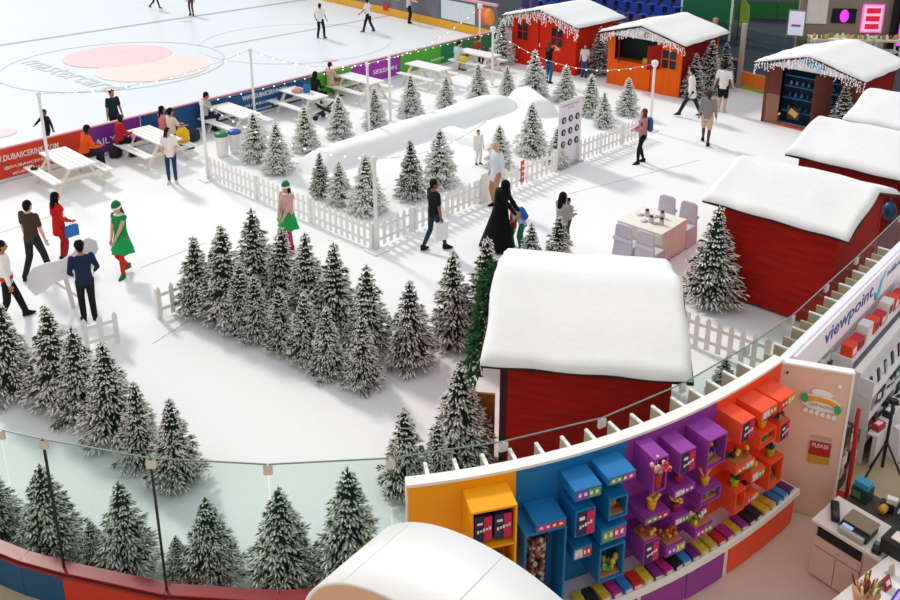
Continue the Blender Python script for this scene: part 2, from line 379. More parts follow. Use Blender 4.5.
# white display counters of the shop
def counter(P0, w_, d_, label):
    t = thing('display_counter', label, 'counter', P0, hz(96))
    MB().box((0, 0, .86), (w_, d_, .08)).build('top', M('cream_top', '#efe6cf', .5), t)
    for sx in (-1, 1):
        for sy in (-1, 1): MB().box((sx * (w_ / 2 - .06), sy * (d_ / 2 - .06), .41), (.07, .07, .82)).build('leg', WHITE, t)
    MB().box((0, .05, .35), (w_ - .1, d_ - .1, .05)).build('shelf', WHITE, t)
    return t
for k, (px, py, w_) in enumerate(((811, 56, 1.1), (834, 59, 1.15), (858, 62, 1.15))):
    cp_ = WA + head(96) * (.75 + 1.28 * k) - head(6) * 1.7
    counter(cp_, w_, .7, ('cream display counter under the white poster', 'cream display counter under the dark television', 'cream display counter under the pink light box')[k])
    for j in range(7):
        p = cp_ + head(96) * (-.5 + j * .165) + head(6) * random.uniform(-.2, .2) + Vector((0, 0, .902))
        c_ = random.choice(('#e8d9a8', '#cfa05a', '#f3efe4', '#a8423a', '#7d8c4b'))
        q = MB(); q.lathe([(.07, 0), (.08, .02), (.06, .15), (.03, .19)], n=8)
        tag(q.build('snack_jar', M('snack_' + c_[1:], c_, .5), None, p), 'small snack jar on a cream display counter in the far shop', 'jar', 'snack jars on the far shop counters')
t = thing('back_shelf', 'low white back shelf crowded with goods before the shop wall', 'shelf', WA + head(96) * 2.0 - head(6) * .5, hz(96))
MB().box((0, 0, .35), (3.2, .4, .7)).build('body', M('cream_body', '#d9cfc0', .6, var=.2, scale=6), t)
MB().box((0, 0, .73), (3.3, .45, .05)).build('top', M('cream_top', '#efe6cf', .5), t)
t = thing('standing_sign', 'white and violet standing screen sign in a steel frame', 'sign', at(793, 50), hz(110))
MB().box((0, 0, 1.25), (.75, .06, 1.2)).build('frame', STEEL, t)
MB().box((0, -.04, 1.25), (.66, .02, 1.1)).build('screen', M('sign_screen', '#e4e2f6', .4, emit=.35), t)
MB().box((0, -.055, 1.15), (.4, .008, .1)).build('print', M('violet_print', '#9a63c9', .5), t)
for sx in (-.4, .4): MB().bar((sx, .0, 0), (sx * .9, 0, .9), .05, .05).build('leg', STEEL, t)
t = thing('black_sofa', 'black upholstered sofa in front of the black wall', 'sofa', WA + head(96) * 6.2 - head(6) * 1.6, hz(100))
MB().box((0, 0, .3), (3.0, .9, .6)).build('seat', M('sofa_black', '#24252a', .7), t)
MB().box((0, .4, .65), (3.0, .25, .7)).build('backrest', M('sofa_black', '#24252a', .7), t)
for sx in (-1.45, 1.45): MB().box((sx, 0, .45), (.2, .9, .75)).build('armrest', M('sofa_black', '#24252a', .7), t)
t = thing('orange_lamp_sculpture', 'bright orange and yellow hanging ornament at the shop corner', 'ornament', at(890, 32) + Vector((0, 0, 0)), hz(100))
MB().tube([(0, 0, 0), (0, 0, 2.4)], .05).build('pole', DARK, t)
MB().box((.3, 0, 2.6), (.9, .1, .5), mat=Matrix.Rotation(.7, 4, 'Y')).build('panel', M('ornament_orange', '#ef7a2c', .5, var=.3), t)
MB().box((-.2, 0, 2.9), (.7, .1, .25), mat=Matrix.Rotation(.3, 4, 'Y')).build('panel', M('ornament_yellow', '#f0b23c', .5), t)
# ---------------------------------------------------------------- market huts
def wood(name, col, var=.22, st=(1.2, 1.2, 9)):
    return M(name, col, .75, var=var, scale=1.6, stretch=st, spec=.2, detail=6, bump=.15)
RED = wood('red_stained_wood', '#a8190e', .34); DRED = wood('dark_red_wood', '#8e1410')
HRED = wood('bright_red_boards', '#d8280e', .12, (6, 6, .6)); ORG = wood('orange_boards', '#f0640c', .12, (6, 6, .6)); BRN = wood('brown_boards', '#6b3a30', .18, (5, 5, .8))
EAVE = M('dark_eave', '#3a1512', .8)
def snow_roof(Lr, Wr, rise, th, seed, n=26, m=30):
    rnd = random.Random(seed); ph = [rnd.uniform(0, 6) for _ in range(4)]
    vs = []; fs = []
    def zr(y): return rise * (1 - abs(y) / (Wr / 2)) if abs(y) > .12 else rise * (1 - (y * y / .24 + .06) / (Wr / 2))
    def g(e): return max(0.0, 1 - e ** 5)
    for i in range(n + 1):
        u = -1 + 2 * i / n; u = math.copysign(abs(u) ** .7, u)
        for j in range(m + 1):
            v = -1 + 2 * j / m; v = math.copysign(abs(v) ** .8, v)
            x = u * Lr / 2; y = v * Wr / 2
            e = min(1, max(abs(u) ** 1, 0)); q = max(abs(u) * 1.0, abs(v) * 1.0)
            d = min(Lr / 2 - abs(x), Wr / 2 - abs(y)); k = min(1, d / .07); rim = math.sqrt(max(0, 1 - (1 - k) ** 2))
            wob = .012 * math.sin(3.1 * x + ph[0]) + .012 * math.sin(4.3 * y + ph[1]) + .006 * math.sin(9 * x + 7 * y + ph[2])
            vs.append((x + .015 * math.sin(5 * y + ph[3]), y + .015 * math.sin(6 * x + ph[0]), zr(y) + (th + wob) * (.25 + .75 * rim)))
    fs = [(i * (m + 1) + j, (i + 1) * (m + 1) + j, (i + 1) * (m + 1) + j + 1, i * (m + 1) + j + 1) for i in range(n) for j in range(m)]
    o = len(vs); edge = [(i, 0) for i in range(n)] + [(n, j) for j in range(m)] + [(i, m) for i in range(n, 0, -1)] + [(0, j) for j in range(m, 0, -1)]
    low = []
    for i, j in edge:
        x, y, z = vs[i * (m + 1) + j]; low.append((x, y, zr(max(-Wr / 2, min(Wr / 2, y))) - .01))
    vs2 = vs + low; k = len(edge)
    for a in range(k):
        b = (a + 1) % k; i0 = edge[a][0] * (m + 1) + edge[a][1]; i1 = edge[b][0] * (m + 1) + edge[b][1]
        fs.append((i1, i0, o + a, o + b))
    mb = MB(); mb.add(vs2, fs, 0, True); return mb
def hut(label, c, ridge, L, W, mat, group=None, wall=2.05, rise=.55, over=.22, th=.10, seed=1, front=None, sidemat=None, gable=None):
    """ridge runs along local X; walls L x W; gable ends at +-X"""
    t = thing('market_hut', label, 'market hut', c, hz(ridge), group)
    sm = sidemat or mat; p = .04
    for sy in (-1, 1):
        if front != ('y', sy): MB().box((0, sy * (W / 2 - p / 2), wall / 2 + .02), (L - .12, p, wall - .06)).build('wall_panel', sm, t)
    for sx in (-1, 1):
        if front == ('x', sx): continue
        q = MB(); poly = [(-W / 2, .0), (W / 2, 0), (W / 2, wall - .03), (0, wall + rise * W / (W + 2 * over) - .05), (-W / 2, wall - .03)]
        q.prism(poly, -p / 2, p / 2); q.v = [(sx * (L / 2 - p / 2) + z, x, y) for x, y, z in q.v]; q.build('gable_wall', mat, t)
    for sx in (-1, 1):
        for sy in (-1, 1): MB().box((sx * (L / 2 - .04), sy * (W / 2 - .04), wall / 2), (.1, .1, wall)).build('corner_post', EAVE if seed == 2 and sx < 0 else mat, t)
    Lr, Wr = L + 2 * over, W + 2 * over
    zz = wall - rise * over / (W / 2 + over)
    for sy in (-1, 1):
        q = MB(); a = math.atan2(rise, Wr / 2); ln = math.hypot(rise, Wr / 2)
        q.box((0, sy * Wr / 4, wall + .0 + rise / 2 - .035), (Lr + .07, ln + .04, .045), mat=Matrix.Rotation(-sy * a, 4, 'X')); q.build('roof_board', EAVE, t)
    o = snow_roof(Lr + .06, Wr + .06, rise, th, seed).build('roof_snow', ROOFSNOW, t, (0, 0, wall + .0)); 
    return t
def icicles(t, x, W, wall, rise, over, side=-1, seed=3, drop=.3):
    """hanging white light strings under a gable edge"""
    r_ = random.Random(seed); q = MB(); Wr = W + 2 * over
    y = -Wr / 2
    while y < Wr / 2:
        z0 = wall + rise * (1 - abs(y) / (Wr / 2)) - .02; d = r_.uniform(.15, drop + .15); k = 0.0; xx = x + r_.uniform(-.015, .015)
        while k < d:
            q.ball((xx + r_.uniform(-.02, .02), y + r_.uniform(-.025, .025), z0 - k), r_.uniform(.016, .03), 5, 3); k += .05
        y += r_.uniform(.06, .11)
    o = q.build('icicle_lights', M('icicle_white', '#f6f1f0', .5, emit=.25), t); o['kind'] = 'stuff'; return o

# front red hut (ridge towards heading 98) and the red hut beside it
hut('large red plywood hut with snowy roof next to the candy wall', Vector((2.06, 11.58, 0)), 98.5, 2.3, 2.95, RED, seed=2, rise=.5)
hut('red plywood hut with snowy roof beside the dressed white table', Vector((7.1, 16.0, 0)), 133, 2.32, 2.5, RED, seed=3, rise=.5)
h5 = hut('snow roofed dark red hut between two other red huts', at(790, 152, 2.1) * 1 + V * 1.35 + U * 1.5 - Vector((0, 0, 2.1)), 134, 2.34, 2.6, DRED, seed=4, rise=.5)
h4 = hut('snow roofed dark red hut directly beside the brown hut', at(846, 118, 2.1) + V * 1.4 + U * 1.5 - Vector((0, 0, 2.1)), 134, 2.4, 2.6, DRED, seed=5, rise=.5)
def window(t, x, y, z, w_, h_):
    o = MB()
    for dy in (-w_ / 2, 0, w_ / 2): o.box((x, y + dy, z), (.05, .035, h_ + .03))
    for dz in (-h_ / 2, 0, h_ / 2): o.box((x, y, z + dz), (.05, w_, .035))
    f = o.build('window_frame', HRED if t.get('rd') else ORG, t)
    for a in (-1, 1):
        for b in (-1, 1): MB().box((x + .005, y + a * w_ / 4, z + b * h_ / 4), (.02, w_ / 2 - .04, h_ / 2 - .04)).build('pane', M('dark_pane', '#20242a', .15), f)
# far bright red hut: gable front faces the visitors
W1, L1 = 3.45, 2.7; fr = at(574.7, 76); c1 = fr - head(136) * W1 / 2 + head(46) * L1 / 2
h1 = hut('bright red hut with two windows and icicle lights behind the picnic tables', c1, 46, L1, W1, HRED, seed=6, rise=.5, over=.28, th=.08)
h1['rd'] = 1
for y in (W1 / 2 - .62, -W1 / 2 + .62 + .35): window(h1, -L1 / 2 - .01, y, 1.45, .62, .78)
MB().box((-L1 / 2 - .015, .22, 1.0), (.03, .035, 2.0)).build('door_edge', DRED, h1)
MB().box((-L1 / 2 - .04, .15, 1.0), (.05, .03, .16)).build('door_handle', WHITE, h1)
icicles(h1, -L1 / 2 - .3, W1, 2.05, .5, .28, drop=.42, seed=5)
del h1['rd']
# orange hut with serving hatch
W2, L2 = 3.15, 2.8; fr = at(678, 98); c2 = fr - head(134) * W2 / 2 + head(44) * L2 / 2
h2 = hut('orange hut with open serving hatch and white gable sign', c2, 44, L2, W2, ORG, seed=7, rise=.5, over=.28, th=.08, front=('x', -1), sidemat=DRED)
x0 = -L2 / 2 + .02
def pan(t, y0, y1, z0, z1, mat, name='wall_panel'): MB().box((x0, (y0 + y1) / 2, (z0 + z1) / 2), (.04, abs(y1 - y0) - .006, z1 - z0 - .006)).build(name, mat, t)
# local +Y is left seen from the front
pan(h2, 1.57, .52, 0, .98, ORG); pan(h2, .52, -.35, 0, .98, ORG); pan(h2, -.35, -1.57, 0, .98, ORG)
pan(h2, 1.57, 1.28, .98, 2.05, ORG); pan(h2, -.55, -.78, .98, 2.05, ORG); pan(h2, -1.42, -1.57, .98, 2.05, ORG); pan(h2, -.78, -1.42, .98, 1.02, ORG); pan(h2, -.78, -1.42, 1.75, 2.05, ORG)
window(h2, x0 - .02, -1.1, 1.38, .62, .72)
q = MB(); q.prism([(-1.57, 1.98), (1.57, 1.98), (0, 2.46)], -.02, .02); q.v = [(x0 - .04 + z, x, y) for x, y, z in q.v]; q.build('gable_board', M('gable_white', '#ebe9f0', .6), h2)
q = MB(); q.tube([(x0 - .09, -.1, 2.16), (x0 - .06, -.1, 2.16)], .12, 16); q.build('round_badge', M('badge_tan', '#b9a888', .5, var=.3, scale=20), h2)
MB().box((x0 + .2, .37, 1.0), (.55, 1.8, .05)).build('counter', ORG, h2)
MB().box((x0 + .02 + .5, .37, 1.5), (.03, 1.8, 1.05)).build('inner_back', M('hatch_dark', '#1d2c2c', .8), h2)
MB().box((x0 - .17, 1.0, 1.42), (.03, .55, .85), mat=Matrix.Rotation(R(-55), 4, 'Z')).build('shutter', wood('shutter_brown', '#5e211d', .15), h2)
MB().box((x0 - .27, -.62, 1.42), (.03, .6, .9), mat=Matrix.Rotation(R(62), 4, 'Z')).build('shutter', wood('shutter_red', '#a8201a', .15), h2)
MB().box((x0 - .03, -.35, .5), (.012, .02, .95)).build('panel_seam', DRED, h2)
icicles(h2, -L2 / 2 - .3, W2, 1.98, .5, .28, drop=.22, seed=9)
tag(MB().box((0, 0, .1), (.35, .5, .2)).build('snack_tray', M('yellow_snack', '#c9a81f', .6, var=.3, scale=20), None, h2.matrix_basis @ Vector((x0 + .2, -.2, 1.03)), hz(44)), 'yellow tray of snacks on the orange hut counter', 'tray')
# brown hut with open front
W3, L3 = 3.0, 2.9; fl3 = at(761, 121); c3 = fl3 + head(137) * W3 / 2 + head(47) * L3 / 2
h3 = hut('brown hut with blue stocked shelves under a white gable sign', c3, 47, L3, W3, BRN, seed=8, rise=.5, over=.28, th=.08, front=('x', -1), sidemat=DRED)
x0 = -L3 / 2 + .02
pan(h3, 1.5, .95, .0, 1.02, wood('brown_gloss', '#9a6a54', .12)); pan(h3, 1.5, .95, 1.02, 2.05, BRN); pan(h3, -1.0, -1.5, 0, 2.05, BRN)
MB().box((x0 + .5, 0, 1.0), (.03, 2.2, 2.0)).build('back_board', M('shelf_navy', '#12304a', .7, var=.3), h3)
for z in (.5, .95, 1.35, 1.7): MB().box((x0 + .32, -.03, z), (.34, 1.9, .04)).build('shelf', M('shelf_blue', '#1d5a86', .6), h3)
MB().box((x0, -.03, .04), (.1, 1.95, .07)).build('threshold', M('orange_sill', '#d0501e', .6), h3)
MB().box((x0 - .02, -.45, 1.0), (.05, .6, 1.9), mat=Matrix.Rotation(R(50), 4, 'Z')).build('door_leaf', BRN, h3)
q = MB(); q.prism([(-1.5, 1.98), (1.5, 1.98), (0, 2.46)], -.02, .02); q.v = [(x0 - .04 + z, x, y) for x, y, z in q.v]; q.build('gable_board', MATS['gable_white'], h3)
for k, (yy, zz) in enumerate(((.12, 2.28), (-.05, 2.25), (-.22, 2.23), (-.38, 2.2), (.0, 2.2))):
    MB().ball((x0 - .08, yy, zz), (.02, .13, .09), 8, 5).build('sign_mark', M('sky_blue_mark', '#55b4dc', .5), h3)
MB().box((x0 - .03, .42, .5), (.02, .42, .4)).build('poster', M('poster_black', '#20221f', .5), h3)
MB().box((x0 - .045, .42, .52), (.01, .3, .2), mat=Matrix.Rotation(.5, 4, 'X')).build('poster_print', M('poster_amber', '#d9a54a', .5), h3)
icicles(h3, -L3 / 2 - .3, W3, 2.02, .5, .28, drop=.25, seed=10)
for i, z in enumerate((.52, .97, 1.37)):
    for k in range(8):
        c_ = random.choice(('#6f7a6a', '#3f6a84', '#5a7050', '#8a8f90', '#2c5468'))
        q = MB(); q.lathe([(.04, 0), (.05, .05), (.035, .1), (.015, .15)], n=8)
        tag(q.build('gift_bottle', M('gift_' + c_[1:], c_, .4), None, h3.matrix_basis @ Vector((x0 + .28, .75 - k * .2, z))), 'small bottle on the blue shelves of the brown hut', 'bottle', 'bottles on the brown hut shelves')
# red gable dark interior of the hut with the person-sized hanging goods
t = thing('hanging_ornament', 'blue and white hanging goods at the open end of the red hut', 'goods', at(880, 268), hz(133))
MB().ball((0, 0, 1.35), (.16, .16, .22)).build('ball', M('deep_blue', '#224a78', .4), t); MB().tube([(0, 0, 0), (0, 0, 1.9)], .02).build('pole', DARK, t)
MB().ball((.35, 0, 1.45), (.14, .14, .3)).build('ball', M('soft_red_white', '#c9877c', .6, var=.4, scale=12), t)
# wooden crate beside the front hut, and a leafy garland on its edge
t = thing('wooden_panel', 'plain brown wooden board leaning at the large red hut corner', 'board', at(497, 470) + Vector((-.12, .3, 0)), hz(98))
MB().box((-.12, 0, .55), (.42, .04, 1.1)).build('board', M('ochre_wood', '#9a6a2c', .7, var=.2, stretch=(1, 1, 6)), t)
MB().tube([(.05, -.03, .75), (.02, -.06, .7), (.05, -.03, .62)], .012).build('handle', STEEL, t)
# ---------------------------------------------------------------- snow flocked fir trees
def fir_mat(name, green, frost, bias):
    m = bpy.data.materials.new(name); m.use_nodes = True; nt = m.node_tree; N = nt.nodes; L = nt.links
    b = N['Principled BSDF']; b.inputs['Roughness'].default_value = .9; b.inputs['Specular IOR Level'].default_value = .15
    at_ = N.new('ShaderNodeAttribute'); at_.attribute_name = 'tip'
    ge = N.new('ShaderNodeNewGeometry'); sx = N.new('ShaderNodeSeparateXYZ'); L.new(ge.outputs['Normal'], sx.inputs[0])
    tc = N.new('ShaderNodeTexCoord'); nz = N.new('ShaderNodeTexNoise'); nz.inputs['Scale'].default_value = 9; nz.inputs['Detail'].default_value = 3
    L.new(tc.outputs['Object'], nz.inputs['Vector'])
    def mth(op, a, b_):
        n_ = N.new('ShaderNodeMath'); n_.operation = op
        for i, x in enumerate((a, b_)):
            if isinstance(x, (int, float)): n_.inputs[i].default_value = x
            else: L.new(x, n_.inputs[i])
        return n_.outputs[0]
    # the flock sticks to upward faces and to sprig ends
    f = mth('ADD', mth('MULTIPLY', sx.outputs[2], .30), mth('MULTIPLY', at_.outputs['Fac'], .72))
    f = mth('ADD', f, mth('MULTIPLY', nz.outputs[0], .75)); f = mth('SUBTRACT', f, bias)
    rp = N.new('ShaderNodeValToRGB'); rp.color_ramp.elements[0].position = .12; rp.color_ramp.elements[1].position = .34
    rp.color_ramp.elements[0].color = lin(green) + [1]; rp.color_ramp.elements[1].color = lin(frost) + [1]
    L.new(f, rp.inputs[0]); L.new(rp.outputs[0], b.inputs['Base Color']); return m
FIR = fir_mat('flocked_fir', '#263228', '#fcf7ee', .60); FIRW = fir_mat('flocked_fir_sunlit', '#3f4a38', '#fffdf8', .36)  # second one is a whiter copy, bright sun put into the flock colour
FIRG = fir_mat('lightly_flocked_fir', '#2b3f35', '#f4f6ef', .60)
BARK = M('bark', '#4a382a', .9)
def fir_mesh(seed, Rb, mat, sc=1.0):
    """a fir of height 1 with rows of drooping branches, each carrying fingers of needles"""
    r = random.Random(seed); vs = []; fs = []; tip = []
    def sprig(p, d, ln, th):
        d = d.normalized(); a = d.orthogonal().normalized(); b_ = d.cross(a); o = len(vs)
        m_ = p + d * ln * .55
        vs.append(p); tip.append(.1)
        for k in range(4):
            an = k * math.pi / 2 + .6; vs.append(m_ + (a * math.cos(an) + b_ * math.sin(an)) * th); tip.append(.34)
        vs.append(p + d * ln); tip.append(1.0)
        for k in range(4):
            j = (k + 1) % 4; fs.append((o, o + 1 + j, o + 1 + k)); fs.append((o + 1 + k, o + 1 + j, o + 5))
    z = .13; lev = 0
    while z < .96:
        rad = Rb * 1.12 * (1 - z) ** .98 * r.uniform(.88, 1.1) * (1 if z > .2 else .93) + .008
        nb = max(4, int(5 + rad * 27)); a0 = r.uniform(0, 6.3)
        for k in range(nb):
            a = a0 + 2 * math.pi * k / nb + r.uniform(-.22, .22); ln = rad * r.uniform(.74, 1.16)
            rise = .6 * z - .34 + r.uniform(-.14, .14)
            p0 = Vector((0, 0, z + r.uniform(-.012, .012))); d = Vector((math.cos(a), math.sin(a), rise)); end = p0 + d * ln; end.z = max(end.z, .045)
            d = (end - p0); u_ = d.normalized(); sd_ = Vector((-math.sin(a), math.cos(a), 0)); fl_ = sc * (1 - .68 * z)
            for t in ((.42, .6, .78, .93) if ln > .12 else ((.55, .85) if ln > .06 else (.7,))):
                q = p0 + d * t
                for s_ in (-1, 1):
                    dd = u_ * r.uniform(.8, 1.2) + sd_ * s_ * r.uniform(.55, .95) + Vector((0, 0, r.uniform(-.42, .12)))
                    sprig(q, dd, r.uniform(.07, .105) * fl_, .0082 * sc)
            sprig(end - u_ * .03, u_ + Vector((0, 0, r.uniform(-.1, .15))), r.uniform(.085, .115) * fl_, .0085 * sc)
            if r.random() < .7: sprig(p0 + d * .8, u_ + Vector((0, 0, .7)), .07 * fl_, .0075 * sc)
        z += .046 + .012 * r.random(); lev += 1
    for k in range(6): sprig(Vector((0, 0, .93)), Vector((r.uniform(-.4, .4), r.uniform(-.4, .4), 1)), .06, .009)
    sprig(Vector((0, 0, .93)), Vector((0, 0, 1)), .085, .009)
    # inner mass of shaded twigs
    o = len(vs); n = 14; prof = [(z_, Rb * .66 * (1 - z_) ** .9) for z_ in (.10, .2, .35, .5, .65, .8, .93)]
    for z_, rr_ in prof:
        for k in range(n):
            q = rr_ * r.uniform(.75, 1.1); vs.append(Vector((q * math.cos(2 * math.pi * k / n), q * math.sin(2 * math.pi * k / n), z_ + r.uniform(-.02, .02)))); tip.append(.0)
    for i in range(len(prof) - 1):
        for k in range(n):
            j = (k + 1) % n; fs.append((o + i * n + k, o + i * n + j, o + (i + 1) * n + j, o + (i + 1) * n + k))
    me = bpy.data.meshes.new('foliage'); me.from_pydata([tuple(v) for v in vs], [], fs); me.materials.append(mat)
    at_ = me.attributes.new('tip', 'FLOAT', 'POINT'); at_.data.foreach_set('value', tip); me.update(); return me
FM = [fir_mesh(k, (.245, .275, .255, .285)[k], FIR, 1.25) for k in range(4)]
FMW = [fir_mesh(10 + k, (.28, .31, .30)[k], FIRW, 1.4) for k in range(3)]
FMG = [fir_mesh(20 + k, (.30, .285, .32)[k], FIRG, 1.3) for k in range(3)]
trk = MB().tube([(0, 0, 0), (0, 0, .5), (0, 0, .9)], [.028, .02, .005], 7).mesh('trunk', BARK)
stand = MB()
for k in range(3): stand.bar((0, 0, .03), (.16 * math.cos(k * 2.09), .16 * math.sin(k * 2.09), .012), .025, .02)
stand = stand.mesh('stand', DARK)
warm = MB(); rw = random.Random(3)
for k in range(26):
    z_ = rw.uniform(.08, .7); a = rw.uniform(0, 6.3); q = .34 * (1 - z_) * .98; warm.ball((q * math.cos(a), q * math.sin(a), z_), .0055, 5, 3)
warm = warm.mesh('fairy_lights', M('warm_bulb', '#f2b45a', .4, emit=.8))
tn = 0
def height_at(p, py):
    lo, hi = 0.0, 6.0
    for _ in range(40):
        m = (lo + hi) / 2; y, z = p.y, m - CAM_H; c, s = math.cos(PITCH), math.sin(PITCH)
        v = CY - FPX * (y * s + z * c) / (y * c - z * s)
        if v > py: lo = m
        else: hi = m
    return lo
def tree(px, pb, ptop, label, group=None, ms=FM, lights=False, fat=1.0):
    global tn
    if ms is not FMG and px not in (599, 708, 723, 693, 839, 710, 502): pb -= .11 * (pb - ptop)      # the trunk stands behind the front edge of the skirt
    p = at(px, pb); h = height_at(p, ptop); tn += 1; r = random.Random(tn)
    t = thing('snowy_fir_tree', label, 'fir tree', p, r.uniform(0, 6.3), group)
    o = ob('foliage', ms[tn % len(ms)], t); o['kind'] = 'stuff'; o.scale = (h * fat, h * fat, h)
    o = ob('trunk', trk, t); o.scale = (h, h, h)
    o = ob('stand', stand, t); o.scale = (h, h, h)
    if lights: o = ob('fairy_lights', warm, t); o.scale = (h, h, h); o['kind'] = 'stuff'
    return t
g = 'firs of the dense clump by the reindeer cutout'
for x, b_, t_ in ((229, 333, 225), (257, 302, 207), (285, 315, 227), (309, 328, 232), (337, 342, 242), (369, 362, 264), (244, 340, 262), (222, 322, 236)):
    tree(x, b_, t_, 'snow flocked fir inside the dense clump between picket fences', g)
for x, b_, t_ in ((258, 346, 275), (282, 357, 286), (307, 368, 292), (329, 383, 306)):
    tree(x, b_, t_, 'snow flocked fir, %s from the frosted corner fir along the clump front' % {329: 'first', 307: 'second', 282: 'third', 258: 'fourth'}[x], 'firs on the front edge of the dense clump')
tree(200, 322, 236, 'snow flocked fir at the clump end beside the low picket piece')
tree(364, 393, 315, 'heavily frosted small fir at the corner of the dense clump')
tree(411, 374, 280, 'snow flocked fir standing alone between the clump and two taller firs')
tree(453, 354, 250, 'tall snow flocked fir next to the large red hut garland')
tree(486, 352, 237, 'snow flocked fir half hidden behind the large red hut roof')
tree(530, 287, 222, 'small fir behind the hut roof beside the bending child')
tree(557, 290, 215, 'small fir behind the hut roof below the hugging woman')
g = 'firs in the row towards the glass'
for x, b_, t_ in ((14, 405, 302), (60, 416, 305), (84, 428, 325), (114, 448, 341), (143, 470, 381), (178, 492, 398)):
    tree(x, b_, t_, {14: 'snow flocked fir at the picket fence end of the slanting row', 178: 'snow flocked fir ending the slanting row nearest the glass'}.get(x, 'snow flocked fir, %s from the picket end of the slanting row' % {60: 'second', 84: 'third', 114: 'fourth', 143: 'fifth'}.get(x)), g)
g = 'firs in a row just behind the glass balustrade'
for i, (x, b_, t_) in enumerate(((3, 538, 470), (54, 552, 463), (130, 570, 480), (213, 577, 496), (285, 580, 486), (352, 577, 466), (96, 566, 520), (180, 576, 535))):
    tree(x, b_, t_, ('dusty green fir behind the glass above the blue kerb panel', 'dusty green fir crossed by the black glass joint beside the blue kerb panel', 'dusty green fir behind the glass between the two black joints', 'dusty green fir behind the glass next after the second black joint',
     'dusty green fir second from the white barrel canopy', 'tall dusty green fir next to the white barrel canopy', 'small fir filling the gap at the first black glass joint', 'small fir filling the gap at the second black glass joint')[i], g, FMG, True, 1.0)
tree(460, 482, 359, 'large frosted fir beside the wooden board of the red hut', None, FMW[:0] or FM, True, 1.05)
tree(406, 500, 408, 'frosted fir left of the large one before the red hut', None, FM, True)
tree(438, 506, 420, 'frosted fir directly behind the yellow end of the candy wall', None, FM, True)
tree(710, 303, 206, 'tall snowy fir between the red hut and the dressed table')
tree(722, 398, 356, 'tiny fir behind the glass beside the beige fins', None, FMG)
g = 'firs lining the far edge of the snow enclosure'
for x, b_, t_ in ((306, 156, 104), (340, 143, 94), (375, 133, 86), (411, 122, 73), (446, 111, 75), (478, 103, 62), (507, 97, 65)):
    tree(x, b_, t_, 'white flocked fir, %s from the bins on the far snow bank' % ['first', 'second', 'third', 'fourth', 'fifth', 'sixth', 'seventh'][(x - 300) // 34 if x < 500 else 6], g, FMW)
for x, b_, t_, lb in ((256, 166, 111, 'white flocked fir beside the two bins behind the picket fence'), (278, 178, 121, 'white flocked fir behind the picket fence above the elf with long hair'),
    (534, 101, 49, 'tall white fir before the bright red hut wall'), (565, 106, 64, 'white fir beside the woman photographing the red hut'), (590, 120, 73, 'white fir behind the tall sign board'), (603, 131, 91, 'white fir behind the picket fence right of the sign board'),
    (627, 119, 77, 'white fir by the fence in front of the orange hut'), (502, 63, 19, 'white fir at the outer corner of the bright red hut'), (599, 74, 26, 'tall dark fir squeezed between red hut and orange hut'),
    (708, 93, 40, 'tallest fir at the dark red side wall of the orange hut'), (723, 86, 42, 'fir in front of the gate posts by the orange hut'), (693, 98, 53, 'shorter fir at the front corner of the orange hut'), (839, 141, 84, 'fir with red berries beside the brown hut')):
    tree(x, b_, t_, lb, None, FM if x in (599, 708, 723, 693, 839) else FMW)
g = 'firs along the inside of the near picket fence'
for x, b_, t_ in ((321, 201, 152), (340, 208, 160), (367, 219, 152), (411, 205, 139), (440, 191, 127)):
    tree(x, b_, t_, 'fir behind the pickets, %s' % {321: 'first of the row left of the corner pole', 340: 'second of the row left of the corner pole', 367: 'right at the enclosure corner pole', 411: 'first along the fence past the corner pole', 440: 'second along the fence past the corner pole'}[x], g, FMW[1:] + FM[:1])
tree(499, 172, 124, 'fir inside the enclosure behind the man in white shirt', None, FMW)
tree(531, 160, 101, 'tall slim fir inside the enclosure left of the sign board', None, FMW)
tree(556, 171, 126, 'low fir partly hidden behind the sign board', None, FMW)

# ---------------------------------------------------------------- picket fences
PK = MB(); PK.prism([(-.045, .04), (.045, .04), (.045, .62), (.0, .70), (-.045, .62)], -.01, .01); PK.v = [(x, z, y) for x, y, z in PK.v]; PK = PK.mesh('picket', WHITE)
PO = MB().box((0, 0, .3), (.08, .08, .6)).lathe([(.055, .6), (.06, .62), (.03, .65)], n=4).mesh('post', WHITE)
def fence(a, b, label, step=.2, posts=True):
    a, b = Vector(a), Vector(b); d = (b - a); L_ = d.length; h = math.degrees(math.atan2(d.x, d.y))
    t = thing('picket_fence', label, 'fence', a, hz(h))
    for z in (.2, .5): MB().box((L_ / 2, .02, z), (L_, .03, .07)).build('rail', WHITE, t)
    n = int(L_ / step)
    for k in range(n + 1): ob('picket', PK, t, (k * L_ / n, 0, 0))
    if posts:
        for x in ([0, L_] if L_ < 3 else [0, L_ / 3, 2 * L_ / 3, L_]): ob('post', PO, t, (x, .06, 0))
    return t
fence(at(208, 179), at(371, 249.5), 'white picket fence running from the lamp pole to the corner pole')
fence(at(378, 248), at(480, 203.5), 'white picket fence behind the man in black shirt')
fence(at(506, 193), at(556, 172), 'white picket fence between the red strip and the sign board')
fence(at(580, 162), at(642, 137), 'white picket fence between the sign board and the backpack woman')
fence(at(161, 319), at(186, 309), 'short picket fence piece left of the dense fir clump')
fence(at(30, 376), at(60, 364), 'short picket fence half hidden by the slanting fir row')
fence(at(88, 353), at(118, 345), 'short picket fence in front of the navy dressed person', posts=False)
fence(at(372, 340), at(400, 352), 'short picket fence behind the dense clump and lone fir')
fence(at(684, 344), at(764, 373), 'picket fence behind the large red hut near the glass')
